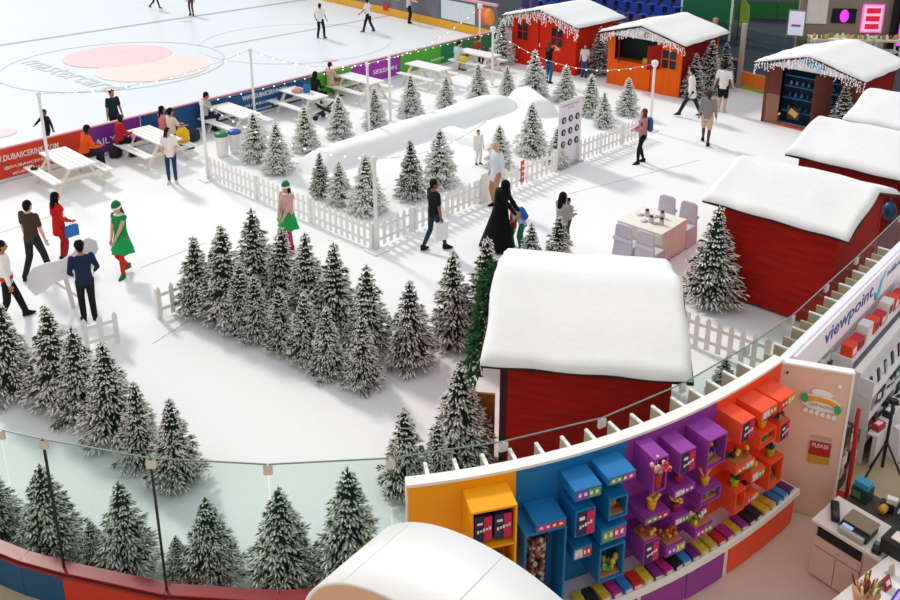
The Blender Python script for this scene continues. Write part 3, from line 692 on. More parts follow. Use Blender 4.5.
# broad white panels that close the enclosure entrance
t = thing('fence_gate', 'broad white gate panel beside the man in white shirt', 'gate', at(481, 203.5), hz(43))
for k in range(2): MB().box((.1 + k * .2, 0, .4), (.19, .04, .8)).build('board', WHITE, t)
t = thing('red_notice', 'narrow red notice strip fixed on the white fence', 'notice', at(522, 187), hz(43))
MB().box((0, 0, .45), (.14, .02, .62)).build('plate', M('notice_red', '#d8463c', .5), t)
for k in range(3): MB().box((0, -.012, .3 + .16 * k), (.07, .006, .06)).build('print', WHITE, t)
# snow bank inside the enclosure
def bank(name, a, b, wd, hgt, label):
    a, b = Vector(a), Vector(b); d = b - a; L_ = d.length; d.normalize(); n = Vector((-d.y, d.x, 0)); q = MB(); rs = []
    for i in range(25):
        x = L_ * i / 24; e = math.sin(math.pi * min(1, min(i, 24 - i) / 3) / 2); row = []
        for j in range(13):
            v = -1 + 2 * j / 12; zz = hgt * e * max(0, 1 - v ** 4) * (1 + .06 * math.sin(x * 1.7 + v * 2)) ; row.append(a + d * x + n * v * wd / 2 + Vector((0, 0, zz)))
        rs.append(row)
    q.rings(rs, caps=False, close=False); o = q.build(name, SNOW); tag(o, label, 'snow bank'); return o
bank('snow_bank', at(300, 172), at(512, 101), 1.3, .45, 'long low bank of fabric snow across the enclosure')
bank('snow_bank', at(519, 98), at(545, 116), 1.1, .5, 'short snow bank turning the corner below the bright red hut')
bank('snow_mound', at(440, 132), at(505, 150), 1.0, .22, 'shallow snow mound inside the enclosure by the small child')

# ---------------------------------------------------------------- light poles and bulb strings
PH = 2.3
def pole(px, ptop, label, lamp=False, PH=2.3):
    p = at(px, ptop, PH); p.z = 0
    t = thing('light_pole', label, 'pole', p)
    MB().tube([(0, 0, .03), (0, 0, PH - .12)], .042, 10).build('shaft', WHITE, t)
    MB().box((0, 0, .02), (.42, .42, .04), rz=.8).build('base_plate', WHITE, t)
    if lamp:
        MB().lathe([(.03, PH - .2), (.10, PH - .1), (.115, PH + .02), (.05, PH + .06)], n=12).build('lamp_head', WHITE, t)
    else:
        MB().lathe([(.05, PH - .14), (.06, PH - .1), (.06, PH - .03), (.03, PH)], n=10).build('cap', WHITE, t)
    return p + Vector((0, 0, PH - .05))
Pa = pole(38, 92, 'white light pole behind the picnic table beside the red board', PH=2.6); Pb = pole(201, 100, 'white light pole at the start of the picket fence')
Pc = pole(250, 48, 'white light pole against the long blue board', PH=2.55); Pd = pole(367, 62, 'white light pole in front of the violet board', PH=2.45)
Pe = pole(389, 54, 'white light pole by the end of the violet board', PH=2.35); Pf = pole(480, 5, 'white lamp post at the rink corner', True, 2.5)
Pg = pole(493, 28, 'white lamp post beside the fir near the bright red hut', True); Ph = pole(655, 62, 'white lamp post in front of the orange hut', True)
Pi = pole(374, 156, 'white corner pole of the picket enclosure')
bulb = MB(); bulb.ball((0, 0, -.02), .025, 7, 5); bulb = bulb.mesh('bulb', BULB)
def string(a, b, sag, n, label):
    a, b = Vector(a), Vector(b); t = thing('string_lights', label, 'string lights', a)
    pts = [(b - a) * k / 16 + Vector((0, 0, -sag * 4 * (k / 16) * (1 - k / 16))) for k in range(17)]
    MB().tube(pts, .008, 4).build('cable', M('cable_pale', '#d5d3d0', .6), t)
    for k in range(1, n):
        u = k / n; ob('bulb', bulb, t, (b - a) * u + Vector((0, 0, -sag * 4 * u * (1 - u))))
    return t
string(Pa, Pc, .35, 14, 'sagging bulb string over the rink edge from the first pole'); string(Pc, Pd, .3, 10, 'bulb string over the rink edge above the blue board')
string(Pd, Pf, .4, 14, 'bulb string from the violet board pole to the rink corner'); string(Pg, Ph, .75, 16, 'bulb string hanging across the red and orange hut fronts')
string(Pb, Pi, .35, 14, 'bulb string above the picket fence'); string(Pi, at(498, 112, 2.0), .35, 10, 'bulb string above the snow enclosure')
string(board(2.4, -.06, .92), board(18, -.06, .92), .02, 34, 'bulb string fixed along the top of the rink boards')

# ---------------------------------------------------------------- picnic tables
pk_mats = [WHITE, M('cream_timber', '#e9e0d0', .6, var=.05)]
def plank(L_, wd, th=.04): return MB().box((0, 0, 0), (L_, wd, th))
TP = plank(1.9, .135).mesh('top_plank', WHITE); BPk = plank(1.9, .125).mesh('bench_plank', WHITE)
def picnic(p, rz, label):
    t = thing('picnic_table', label, 'picnic table', p, rz, 'white picnic tables along the rink boards')
    for k in range(5): ob('top_plank', TP, t, (0, -.3 + .15 * k, .75))
    for sy in (-1, 1):
        for k in range(2): ob('bench_plank', BPk, t, (0, sy * (.62 + .14 * k), .45))
    for sx in (-.68, .68):
        for sy in (-1, 1): MB().bar((sx, sy * .22, .73), (sx, sy * .66, 0.0), .05, .11, up=(1, 0, 0)).build('leg', pk_mats[1], t)
        MB().box((sx + .05, 0, .40), (.04, 1.5, .1)).build('bench_beam', pk_mats[1], t)
        MB().box((sx + .05, 0, .69), (.04, .68, .08)).build('top_beam', pk_mats[1], t)
        MB().bar((sx * .95, 0, .42), (sx * .3, 0, .71), .05, .06, up=(0, 1, 0)).build('brace', pk_mats[1], t)
    return t
TB = []
for k, (px, py, lb) in enumerate(((67, 158, 'red board'), (154, 135, 'plaid shirt person'), (234, 110, 'two bins'), (299, 92, 'person in black hood'), (358, 78, 'person in beige shirt'), (428, 66, 'second green board'), (478, 53, 'boy in pale blue shirt'))):
    p = at(px, py, .75); p.z = 0; p += VB * max(0, 1.12 - (p - BP).dot(VB)); TB.append(picnic(p, hz(133), 'white timber picnic table with benches next to the ' + lb))

# ---------------------------------------------------------------- things in the event area
# dressed table with covered chairs
LINEN = M('cream_linen', '#efe8dc', .8, var=.04); COVER = M('grey_cover', '#cfcbd4', .85, var=.05)
tc_ = (at(618, 221, .75) + at(663, 235, .75) + at(687, 219, .75) + at(642, 206, .75)) / 4; tc_.z = 0
t = thing('dressed_table', 'square table under a pleated cream cloth with covered chairs', 'table', tc_, hz(133))
MB().box((0, 0, .74), (1.12, 1.12, .03)).build('tabletop', LINEN, t)
q = MB(); n = 120; ringp = []
for z, am in ((.735, .0), (.4, .018), (.03, .035)):
    row = []
    for k in range(n):
        u = 4 * k / n; s_ = int(u); f = u - s_; c0 = [(-1, -1), (1, -1), (1, 1), (-1, 1)][s_]; c1_ = [(1, -1), (1, 1), (-1, 1), (-1, -1)][s_]
        x, y = c0[0] + (c1_[0] - c0[0]) * f, c0[1] + (c1_[1] - c0[1]) * f; o = .565 + am * math.sin(k * 2 * math.pi / 5)
        row.append((x * o, y * o, z))
    ringp.append(row)
q.rings(ringp, caps=False); q.build('cloth_skirt', LINEN, t)
def cov_chair(p, rz, label):
    t = thing('covered_chair', label, 'chair', p, rz, 'chairs in grey covers at the dressed table')
    sec = lambda x, y0, y1, z: [(-x, y0, z), (x, y0, z), (x, y1, z), (-x, y1, z)]
    wide(MB().rings([sec(.26, -.26, .24, 0), sec(.23, -.23, .22, .46)], smooth=False).build('seat_cover', COVER, t), .02)
    wide(MB().rings([sec(.25, -.30, -.22, 0), sec(.23, -.26, -.19, .5), sec(.2, -.26, -.2, .92), sec(.12, -.255, -.21, .97)], smooth=False).build('back_cover', COVER, t), .02)
    MB().box((0, -.28, .62), (.47, .03, .07)).build('sash', M('sash', '#dedae0', .7), t)
for (x, y, a, lb) in ((-.08, -.84, 0, 'grey covered chair with its back to the red hut, table side'), (.46, -.84, 0, 'grey covered chair at the table corner near the hut'), (-.22, .83, math.pi, 'grey covered chair across the dressed table'), (.34, .83, math.pi, 'grey covered chair across the table near the fir')):
    cov_chair(tc_ + V * x + U * y, hz(133) + a, lb)
for x, y in ((-.2, .1), (.05, -.15), (.1, .25), (.28, -.1)):
    q = thing('glass_jar', 'small dark topped glass jar on the cream tablecloth', 'jar', tc_ + V * x + U * y + Vector((0, 0, .757)), 0, 'jars on the dressed table')
    MB().lathe([(.05, 0), (.06, .02), (.06, .1), (.04, .13)], n=10).build('body', M('jar_grey', '#c9c9cf', .3), q); MB().lathe([(.045, .13), (.045, .165)], n=10).build('lid', M('jar_lid', '#452028', .4), q)
    MB().lathe([(.08, 0.0), (.09, .012)], (-.14, .06, 0), n=12).build('saucer', M('plate_grey', '#d4d4d8', .4), q)
# tall sign with nine round pictures
sa, sb = at(557, 169.5), at(579, 160); sdv = sb - sa; sh_ = math.degrees(math.atan2(sdv.x, sdv.y)); sw = sdv.length
t = thing('sign_board', 'tall pale sign board with nine round black badges', 'sign', sa, hz(sh_))
MB().box((sw / 2, 0, 1.0), (sw, .03, 1.96)).build('board', M('sign_pale', '#e7e4ec', .5), t)
MB().box((sw / 2, 0, .02), (sw + .05, .3, .04)).build('foot', STEEL, t)
for r_ in range(3):
    for c_ in range(3):
        x = sw * (.2 + .3 * c_); z = 1.42 - .36 * r_; q = MB(); q.tube([(x, -.03, z), (x, -.012, z)], .1, 14); bd = q.build('badge', M('badge_black', '#23222c', .5), t)
        q = MB(); q.ball((x, -.032, z), (.045, .006, .06), 7, 4); q.build('badge_mark', M('badge_mark_' + '012'[(r_ + c_) % 3], ('#cfc9c4', '#b3bfd0', '#d9b09a')[(r_ + c_) % 3], .5), bd)
text('lettering', 'RESIDENTS ONLY', M('sign_grey', '#8f8b98', .5), t, frame(Vector((sw * .14, -.018, 1.82)), (1, 0, 0), (0, 0, 1)), width=sw * .72, height=.05)
text('lettering', 'ZONE', M('sign_grey', '#8f8b98', .5), t, frame(Vector((sw * .36, -.018, 1.73)), (1, 0, 0), (0, 0, 1)), width=sw * .28, height=.045)
# bins
for px, py, c_, nm in ((223, 152, '#1f7a4a', 'green'), (236, 149, '#2a55b0', 'blue')):
    t = thing('litter_bin', 'round white bin with %s lid behind the picket fence' % nm, 'bin', at(px, py + 4))
    MB().lathe([(.15, 0), (.17, .1), (.18, .62), (.19, .64)], n=16).build('drum', WHITE, t); MB().lathe([(.2, .64), (.2, .69), (.14, .74), (.02, .75)], n=16).build('lid', M('lid_' + nm, c_, .4), t)
# white reindeer silhouette cutout on a prop
t = thing('reindeer_cutout', 'large plain white animal silhouette cutout on props', 'cutout', at(72, 309), hz(78))
out = [(-.62, .62), (-.74, .8), (-.72, 1.05), (-.6, 1.22), (-.35, 1.3), (-.05, 1.34), (.18, 1.48), (.3, 1.68), (.48, 1.76), (.62, 1.68), (.64, 1.5), (.56, 1.36), (.5, 1.12), (.42, .98), (.15, .95), (-.05, .92), (-.25, .86), (-.42, .72)]
q = MB(); q.prism(out, -.015, .015); q.v = [(x, z, y - .25) for x, y, z in q.v]; q.build('silhouette', M('cutout_white', '#e9e7ea', .6), t)
MB().bar((-.05, .0, .9), (.02, .05, 0), .08, .04).build('prop', M('prop_pale', '#ddd5d3', .6), t); MB().bar((-.28, .02, .65), (.1, .4, .0), .06, .04).build('prop', M('prop_pale', '#ddd5d3', .6), t)
MB().bar((.25, .02, .8), (.3, .35, .0), .06, .04).build('prop', M('prop_pale', '#ddd5d3', .6), t)
# garland on the gable of the large red hut
gm = fir_mat('garland_green', '#27502f', '#8fae92', .72); q = MB(); rg = random.Random(5)
for s_ in (-1,):
    for k in range(420):
        u = rg.random(); y = -1.68 + 3.3 * u; z = 2.05 + .5 * (1 - abs(y) / 1.7) + rg.uniform(-.22, .02); p = Vector((-1.5 + rg.uniform(-.1, .06), y, z - .12)); d = Vector((rg.uniform(-1, .2), rg.uniform(-.6, .6), rg.uniform(-1.4, .4))).normalized()
        q.tube([p, p + d * .07, p + d * .16], [.003, .022, .002], 4)
gar = q.build('garland', gm, None, Vector((2.06, 11.58, 0)), hz(98.5)); tag(gar, 'green leafy garland along the gable edge of the large red hut', 'garland'); gar['kind'] = 'stuff'
# ---------------------------------------------------------------- people
def caps(mb, a, b, r0, r1, n=9, k=3):
    """tapered limb with rounded ends"""
    a, b = Vector(a), Vector(b); d = b - a
    if d.length < 1e-5: d = Vector((0, 0, .001))
    t = d.normalized(); x = t.orthogonal().normalized(); y = t.cross(x); rs = []
    prof = [(-math.cos(math.pi / 2 * i / k) * r0, math.sin(math.pi / 2 * i / k) * r0, a) for i in range(k)] + [(0, r0, a), (0, r1, b)] + [(math.sin(math.pi / 2 * i / k) * r1, math.cos(math.pi / 2 * i / k) * r1, b) for i in range(1, k + 1)]
    for o, r, p in prof: rs.append([p + t * o + (x * math.cos(2 * math.pi * i / n) + y * math.sin(2 * math.pi * i / n)) * max(r, .0006) for i in range(n)])
    mb.rings(rs)
def ell(mb, secs, n=14):
    """loft of ellipses: (centre, half width vector, half depth vector)"""
    mb.rings([[c + X * math.cos(2 * math.pi * i / n) + Y * math.sin(2 * math.pi * i / n) for i in range(n)] for c, X, Y in secs])
def ik(a, b, l1, l2, pole):
    d = b - a; L_ = min(d.length, (l1 + l2) * .999); t = d.normalized(); b = a + t * L_
    x = (l1 * l1 - l2 * l2 + L_ * L_) / (2 * L_); h = math.sqrt(max(0, l1 * l1 - x * x))
    p = Vector(pole); p = (p - t * p.dot(t)); p = p.normalized() if p.length > 1e-4 else t.orthogonal().normalized()
    return a + t * x + p * h, b
SKIN = {'light': '#d9a88a', 'tan': '#b97f5e', 'brown': '#8a5a40', 'dark': '#5d3b2b'}
EYE = MB().ball((0, 0, 0), .011, 6, 4).mesh('eye', M('eye_dark', '#1b1614', .3))
def person(label, pos, facing, H=1.7, lean=0, side=0, hip=None, feet=None, hands=None, look=(0, 0), skin='tan', hairc='#1a1413', hair='short',
           top=('#888888', 'short'), bottom=('#222222', 'long'), shoes='#1c1c1e', extra=None, female=False, group=None, knee=(0, 1, 0)):
    """local frame: +Y is where the person faces, +X the person's right; feet, hands: (left, right) targets in a 1.75 m body"""
    t = thing('person', label, 'person', pos, -R(facing), group); k = H / 1.75
    hipz = .93 if hip is None else hip[2]; P = Vector((0, 0, .93)) if hip is None else Vector(hip)
    rot = Matrix.Rotation(-R(lean), 3, 'X') @ Matrix.Rotation(R(side), 3, 'Y'); sw = .165 if female else .19; hw = .095
    up = rot @ Vector((0, 0, 1)); fw = rot @ Vector((0, 1, 0)); rt = rot @ Vector((1, 0, 0))
    W_ = P + up * .2; Ch = P + up * .38; Sh = P + up * .51; Nk = P + up * .57; Hd = P + up * .70 + fw * .02
    hr = Matrix.Rotation(-R(look[0]), 3, 'Z') @ Matrix.Rotation(-R(look[1] + lean * .3), 3, 'X')
    hx, hy, hzv = hr @ Vector((1, 0, 0)), hr @ Vector((0, 1, 0)), hr @ Vector((0, 0, 1))
    feet = feet or ((-.1, .02, .08), (.1, -.02, .08)); hands = hands or ((-.27, .05, .80), (.27, .05, .80))
    legs = []; arms = []
    for i, s in ((0, -1), (1, 1)):
        h0 = P + rt * s * hw; f = Vector(feet[i]); kn, an = ik(h0, f, .44, .43, knee); legs.append((h0, kn, an))
        s0 = Sh + rt * s * sw; h_ = Vector(hands[i]); el, wr = ik(s0, h_, .29, .26, Vector((s * .5, -1, -.3))); arms.append((s0, el, wr))
    # ---- body, one continuous skin surface
    b = MB()
    ell(b, [(P - up * .10, rt * .13, fw * .095), (P, rt * .155, fw * .11), (W_, rt * (.12 if female else .135), fw * .09), (Ch, rt * (.145 if female else .165), fw * .11), (Sh - up * .02, rt * (sw + .0), fw * .085), (Sh + up * .045, rt * .09, fw * .06)])
    if female:
        for s in (-1, 1): b.ball(Ch + rt * s * .07 + fw * .075 + up * .02, .06, 8, 5)
    caps(b, Sh - up * .02, Nk + up * .04, .06, .052)
    b.ball(Hd + hzv * .02, (.076, .092, .108), 12, 8, rot=hr); b.ball(Hd - hzv * .045 + hy * .018, (.058, .07, .075), 10, 6, rot=hr)
    caps(b, Hd + hy * .085 + hzv * .005, Hd + hy * .105 - hzv * .028, .010, .016, 6, 2)
    for s in (-1, 1): b.ball(Hd + hx * s * .077 - hzv * .0, (.014, .02, .032), 6, 4, rot=hr)
    for i, s in ((0, -1), (1, 1)):
        h0, kn, an = legs[i]; caps(b, h0, kn, .082, .056); caps(b, kn, kn + (an - kn) * .35, .056, .058); caps(b, kn + (an - kn) * .3, an, .058, .037)
        fd = Vector((s * .25, 1, 0)).normalized(); caps(b, an - Vector((0, 0, .03)), an + fd * .10 - Vector((0, 0, .052)), .036, .024)
        s0, el, wr = arms[i]; caps(b, s0, el, .05, .041); caps(b, el, wr, .042, .028)
        d = (wr - el).normalized(); px = (fw - d * fw.dot(d)); px = px.normalized() if px.length > .05 else d.orthogonal().normalized(); pn = d.cross(px)
        ell(b, [(wr, px * .028, pn * .018), (wr + d * .05, px * .042, pn * .016), (wr + d * .085, px * .04, pn * .014)], 8)
        for j, (o, ln) in enumerate(((-.033, .052), (-.012, .072), (.011, .078), (.033, .068))):
            base = wr + d * .08 + px * o; mid = base + d * ln * .55 + px * o * .25; caps(b, base, mid, .0098, .0095, 6, 2); caps(b, mid, mid + d * ln * .45 + pn * .014 * s, .0095, .008, 6, 2)
        th = wr + d * .03 + px * .035; caps(b, th, th + d * .035 + px * .022, .012, .010, 6, 2); caps(b, th + d * .035 + px * .022, th + d * .065 + px * .024, .010, .008, 6, 2)
    sk = M('skin_' + skin, SKIN[skin], .6, var=.04); sc = Vector((k, k, k))
    def put(name, mesh): o = ob(name, mesh, t); o.scale = sc; return o
    put('body', remesh(b, .0145, sk, 'body', 1))
    for s in (-1, 1): o = ob('eye', EYE, t, (Hd + hx * s * .032 + hy * .082 + hzv * .012) * k); o.scale = sc
    q = MB(); q.ball(Hd - hzv * .058 + hy * .083, (.024, .008, .007), 8, 4, rot=hr); put('mouth', q.mesh('mouth', M('lips', '#9a4a44', .5)))
    # ---- clothing follows the same joints
    def fab(c, nm='cloth'): return M('%s_%s' % (nm, c.lstrip('#')), c, .85, var=.10, scale=22, bump=.1, spec=.15)
    col, sl = top; q = MB(); e_ = .014 if not female else .012
    ln0 = -.08 if sl != 'tunic' else -.22
    ell(q, [(P + up * ln0, rt * (.16 + (.03 if sl == 'tunic' else 0)), fw * (.125 + (.02 if sl == 'tunic' else 0))), (P + up * .05, rt * (.158 + e_), fw * (.115 + e_)), (W_, rt * (.135 + e_ + .006), fw * (.098 + e_)), (Ch, rt * (.165 + e_ - (.012 if female else 0)), fw * (.112 + e_)), (Sh - up * .02, rt * (sw + e_ + .006), fw * (.085 + e_)), (Sh + up * .05, rt * .085, fw * .068)])
    if female:
        for s in (-1, 1): q.ball(Ch + rt * s * .07 + fw * .08 + up * .02, .066, 8, 5)
    for i in (0, 1):
        s0, el, wr = arms[i]
        if sl in ('short', ): caps(q, s0, s0 + (el - s0) * .72, .066, .062)
        elif sl in ('long', 'tunic'): caps(q, s0, el, .067, .055); caps(q, el, el + (wr - el) * .93, .055, .042)
        elif sl == 'bare': caps(q, s0, s0 + (el - s0) * .2, .058, .054)
    put('shirt' if sl != 'tunic' else 'tunic', remesh(q, .018, fab(col), 'shirt', 3))
    if bottom:
        col, bl = bottom; q = MB()
        ell(q, [(P - up * .13, rt * .145, fw * .108), (P, rt * .166, fw * .122), (P + up * .08, rt * .155, fw * .113)])
        for i in (0, 1):
            h0, kn, an = legs[i]; 
            if bl == 'shorts': caps(q, h0, h0 + (kn - h0) * .85, .1, .088)
            elif bl == 'tight': caps(q, h0, kn, .088, .062); caps(q, kn, kn + (an - kn) * .35, .062, .063); caps(q, kn + (an - kn) * .3, kn + (an - kn) * .96, .063, .044)
            else: caps(q, h0, kn, .098, .075); caps(q, kn, kn + (an - kn) * .97, .075, .062)
        put('shorts' if bl == 'shorts' else 'trousers', remesh(q, .018, fab(col), 'trousers', 3))
    for i, s in ((0, -1), (1, 1)):
        an = legs[i][2]; fd = Vector((s * .25, 1, 0)).normalized(); q = MB()
        ell(q, [(an + Vector((0, 0, .03)) - fd * .02, Vector((fd.y, -fd.x, 0)) * .046, fd * .055), (an - Vector((0, 0, .03)) + fd * .03, Vector((fd.y, -fd.x, 0)) * .05, fd * .10), (an - Vector((0, 0, .06)) + fd * .055, Vector((fd.y, -fd.x, 0)) * .05, fd * .135), (an - Vector((0, 0, .08)) + fd * .055, Vector((fd.y, -fd.x, 0)) * .048, fd * .135)], 10)
        put('shoe', q.mesh('shoe', fab(shoes, 'shoe')))
    # ---- hair
    if hair:
        q = MB(); q.ball(Hd + hzv * .035 - hy * .016, (.088, .1, .105), 12, 8, rot=hr); q.ball(Hd - hy * .045 - hzv * .01, (.078, .062, .1), 10, 6, rot=hr)
        if hair in ('long', 'pony', 'veil'):
            ln = .36 if hair == 'long' else .26; wdt = .085 if hair == 'long' else .03
            c0 = Hd - hy * .06; ell(q, [(c0 + hzv * .04, hx * .075, hy * .05), (c0 - hzv * .08 - hy * .02, hx * wdt, hy * .045), (c0 - hzv * .22 - hy * .035, hx * wdt * 1.1, hy * .04), (c0 - hzv * ln - hy * .03, hx * wdt * .5, hy * .02)], 10)
            if hair == 'long':
                for s in (-1, 1): caps(q, Hd + hx * s * .07 - hy * .01, Hd + hx * s * .075 - hzv * .17, .03, .02)
        if hair == 'bun': q.ball(Hd - hy * .08 + hzv * .1, .045, 8, 5)
        put('hair', remesh(q, .016, fab(hairc, 'hair'), 'hair', 2))
    J = dict(P=P, up=up, fw=fw, rt=rt, W=W_, Ch=Ch, Sh=Sh, Hd=Hd, hx=hx, hy=hy, hz=hzv, legs=legs, arms=arms, put=put, fab=fab, hr=hr, k=k)
    if extra: extra(t, J)
    return t
def skirt(col, ln=.45, flare=.3, waist=.15, name='skirt', pleat=.0):
    def f(t, J):
        q = MB(); P, n = J['P'], 24; rs = []
        for i in range(6):
            u = i / 5; r = waist + (flare - waist) * u ** 1.1; c = P + Vector((0, 0, .12 - (ln + .12) * u))
            rs.append([c + Vector(((r * (1 + pleat * u * math.sin(a * 6))) * math.cos(a), r * .85 * (1 + pleat * u * math.sin(a * 6)) * math.sin(a), 0)) for a in [2 * math.pi * j / n for j in range(n)]])
        q.rings(rs); J['put'](name, q.mesh(name, J['fab'](col)))
    return f
def both(*fs):
    def f(t, J):
        for g_ in fs: g_(t, J)
    return f
def backpack(col, front=False):
    def f(t, J):
        q = MB(); s = 1 if front else -1; c = J['Ch'] + J['fw'] * s * .2 - J['up'] * .05
        ell(q, [(c - J['up'] * .22, J['rt'] * .13, J['fw'] * .06), (c - J['up'] * .18, J['rt'] * .16, J['fw'] * .09), (c + J['up'] * .1, J['rt'] * .15, J['fw'] * .085), (c + J['up'] * .2, J['rt'] * .09, J['fw'] * .05)], 12)
        J['put']('backpack', q.mesh('backpack', J['fab'](col)))
        q = MB()
        for s2 in (-1, 1): q.tube([c + J['up'] * .17 + J['rt'] * s2 * .09, J['Sh'] + J['rt'] * s2 * .1 + J['up'] * .035, J['Ch'] + J['rt'] * s2 * .12 + J['fw'] * .13, J['W'] + J['rt'] * s2 * .13], .018, 6)
        J['put']('strap', q.mesh('strap', J['fab'](col)))
    return f
def strap(col):
    def f(t, J):
        q = MB(); q.tube([J['Sh'] - J['rt'] * .1 + J['up'] * .05, J['Ch'] - J['fw'] * .14, J['W'] - J['fw'] * .125 + J['rt'] * .1, J['P'] + J['rt'] * .18], .016, 6); J['put']('strap', q.mesh('strap', J['fab'](col)))
    return f
def cap_hat(col, band=None, elf=False):
    def f(t, J):
        q = MB(); H0 = J['Hd'] + J['hz'] * .06; hx, hy, hz_ = J['hx'], J['hy'], J['hz']
        ell(q, [(H0 - hz_ * .02, hx * .1, hy * .115), (H0 + hz_ * .05, hx * .095, hy * .105), (H0 + hz_ * .10, hx * .065, hy * .07), (H0 + hz_ * (.125 if elf else .11) - hy * (.04 if elf else 0), hx * .02, hy * .02)], 12)
        J['put']('hat', q.mesh('hat', J['fab'](col)))
        if band:
            q = MB(); ell(q, [(H0 - hz_ * .035, hx * .108, hy * .122), (H0 + hz_ * .005, hx * .108, hy * .122)], 14); J['put']('hat_band', q.mesh('hat_band', J['fab'](band)))
    return f
def held_bag(col, hand=1, w_=.26, h_=.34):
    def f(t, J):
        wr = J['arms'][hand][2]; c = wr - Vector((0, 0, .12 + h_ / 2)); q = MB()
        q.box(c, (.1, w_, h_)); o = J['put']('carrier_bag', q.mesh('carrier_bag', J['fab'](col)))
        q = MB(); q.tube([c + Vector((0, -.07, h_ / 2)), wr - Vector((0, 0, .07)), c + Vector((0, .07, h_ / 2))], .008, 5); J['put']('bag_handle', q.mesh('bag_handle', J['fab'](col)))
    return f
def elf_dress(sleeve='#d9d0c6'):
    def f(t, J):
        skirt('#23a352', .34, .27, .15, 'elf_skirt', .14)(t, J); cap_hat('#1f7a45', '#f2f0ea', True)(t, J)
        q = MB(); ell(q, [(J['Sh'] + J['up'] * .03, J['rt'] * .13, J['fw'] * .1), (J['Sh'] + J['up'] * .06, J['rt'] * .08, J['fw'] * .07)], 12); J['put']('collar', q.mesh('collar', J['fab']('#f0ece6')))
    return f
walk = ((-.09, .26, .09), (.09, -.24, .11)); walk2 = ((-.09, -.24, .11), (.09, .26, .09)); wideft = ((-.18, .0, .08), (.18, .03, .08))
sitft = ((-.12, .42, .08), (.12, .44, .08))
fold = ((.06, .2, .98), (-.06, .2, .98)); fronth = ((-.08, .3, .95), (.08, .3, .95)); phone = ((-.08, .3, 1.3), (.1, .3, 1.3))
CAMF = 180  # heading that looks at the camera
# skaters
person('skater in dark trousers and red skates mid stride near the rink line', at(155, 9), 100, 1.6, lean=12, feet=((-.1, .3, .09), (.1, -.3, .2)), top=('#5a3a3a', 'long'), bottom=('#2a2326', 'tight'), shoes='#a3332b')
person('skater standing still in brown tights beyond the blue ice line', at(192, 15), 190, 1.65, top=('#7a4a40', 'long'), bottom=('#5c4038', 'tight'), shoes='#26242a')
person('skater in white shirt and black trousers seen from behind on the ice', at(321, 38), 20, 1.7, feet=wideft, top=('#e9e7e4', 'short'), bottom=('#24262a', 'long'), shoes='#2c4fa8', hands=((-.3, .1, .95), (.3, .1, .95)))
person('skater in white shirt turning left on blue skates', at(369, 32), 285, 1.72, lean=6, feet=walk, top=('#ecebea', 'short'), bottom=('#1e2024', 'long'), shoes='#2748b8', look=(20, 20), hands=((-.25, .35, 1.0), (.25, .2, 1.0)))
person('skater in pale pink top by the yellow kick board', at(409, 23), 70, 1.7, top=('#e8c6c2', 'long'), bottom=('#1c1d22', 'long'), hands=((-.2, .45, 1.2), (.2, .45, 1.15)))
person('skater dressed in black leaning on the far board', at(421, 16), 250, 1.7, top=('#22242c', 'long'), bottom=('#1c1d22', 'long'), hands=((-.2, .4, 1.1), (.2, .4, 1.1)))
person('child skater in black with arms spread behind the red board', at(50, 152), 210, 1.35, top=('#1e2328', 'long'), bottom=('#20242a', 'tight'), hands=((-.55, .1, 1.05), (.55, .1, 1.05)), hairc='#5a2a22', skin='brown', female=True)
person('woman in dark teal shirt standing on the ice at the purple board', at(117, 141), 130, 1.68, top=('#1d3440', 'short'), bottom=('#26262b', 'long'), hair='bun', female=True, hands=((-.26, .1, .8), (.28, .1, .85)))
# seated people around the picnic tables
def bench(tb, x, sy):    # seat place on a picnic table bench
    return tb.location + V * x + U * (sy * .69)
def sitter(label, tb, x, sy, away=False, **kw):
    p = bench(tb, x, sy); f = (223 if sy > 0 else 43); 
    if away: f += 180
    kw.setdefault('feet', sitft if away else ((-.12, .3, .08), (.12, .3, .08))); kw.setdefault('hands', ((-.15, .35, .78), (.15, .38, .78)))
    return person(label, p, f, hip=(0, 0, .56), **kw)
p = TB[0].location + U * .78 + V * .15
sitter('man in bright orange shirt sitting on the bench at the red board', TB[0], -.5, 1, True, top=('#ef5a16', 'long'), bottom=('#23232a', 'long'), skin='dark', H=1.78, lean=12, hands=((-.2, .4, .7), (.25, .38, .75)))
sitter('person in red plaid shirt sitting on the picnic bench end', TB[1], -.82, -1, False, top=('#c2262e', 'long'), bottom=('#1c1c22', 'long'), hairc='#2e1d19', look=(-60, 0), female=True, hair='bun', lean=8)
sitter('woman in pink with black hair sitting beside the pale shirted man', TB[1], -.72, 1, True, top=('#e58a8a', 'short'), bottom=('#2b2b33', 'long'), hair='long', female=True, look=(30, 0))
sitter('man in pale cream shirt sitting with his back to the tables', TB[1], -.22, 1, True, top=('#e6d3c4', 'short'), bottom=('#2b3040', 'long'), H=1.75, skin='tan')
sitter('person in grey hooded top sitting beside the yellow backpack', TB[2], -.75, -1, False, top=('#b9b6b4', 'long'), bottom=('#2a2c33', 'long'), hair='short', lean=10, look=(40, 10))
sitter('person in black hood sitting at the blue board table', TB[3], -.25, 1, True, top=('#1c2022', 'long'), bottom=('#1c1c22', 'long'), hairc='#17181b', hair='long', lean=6)
sitter('person in beige shirt sitting against the green board', TB[4], -.85, -1, False, top=('#dcb79a', 'short'), bottom=('#c9a888', 'long'), hairc='#2a2230', skin='light')
sitter('boy in pale blue shirt sitting with a yellow parcel', TB[6], -.55, -1, False, top=('#c9d8e2', 'short'), bottom=('#d2bfa6', 'long'), skin='light', H=1.6, look=(50, 10), lean=10)
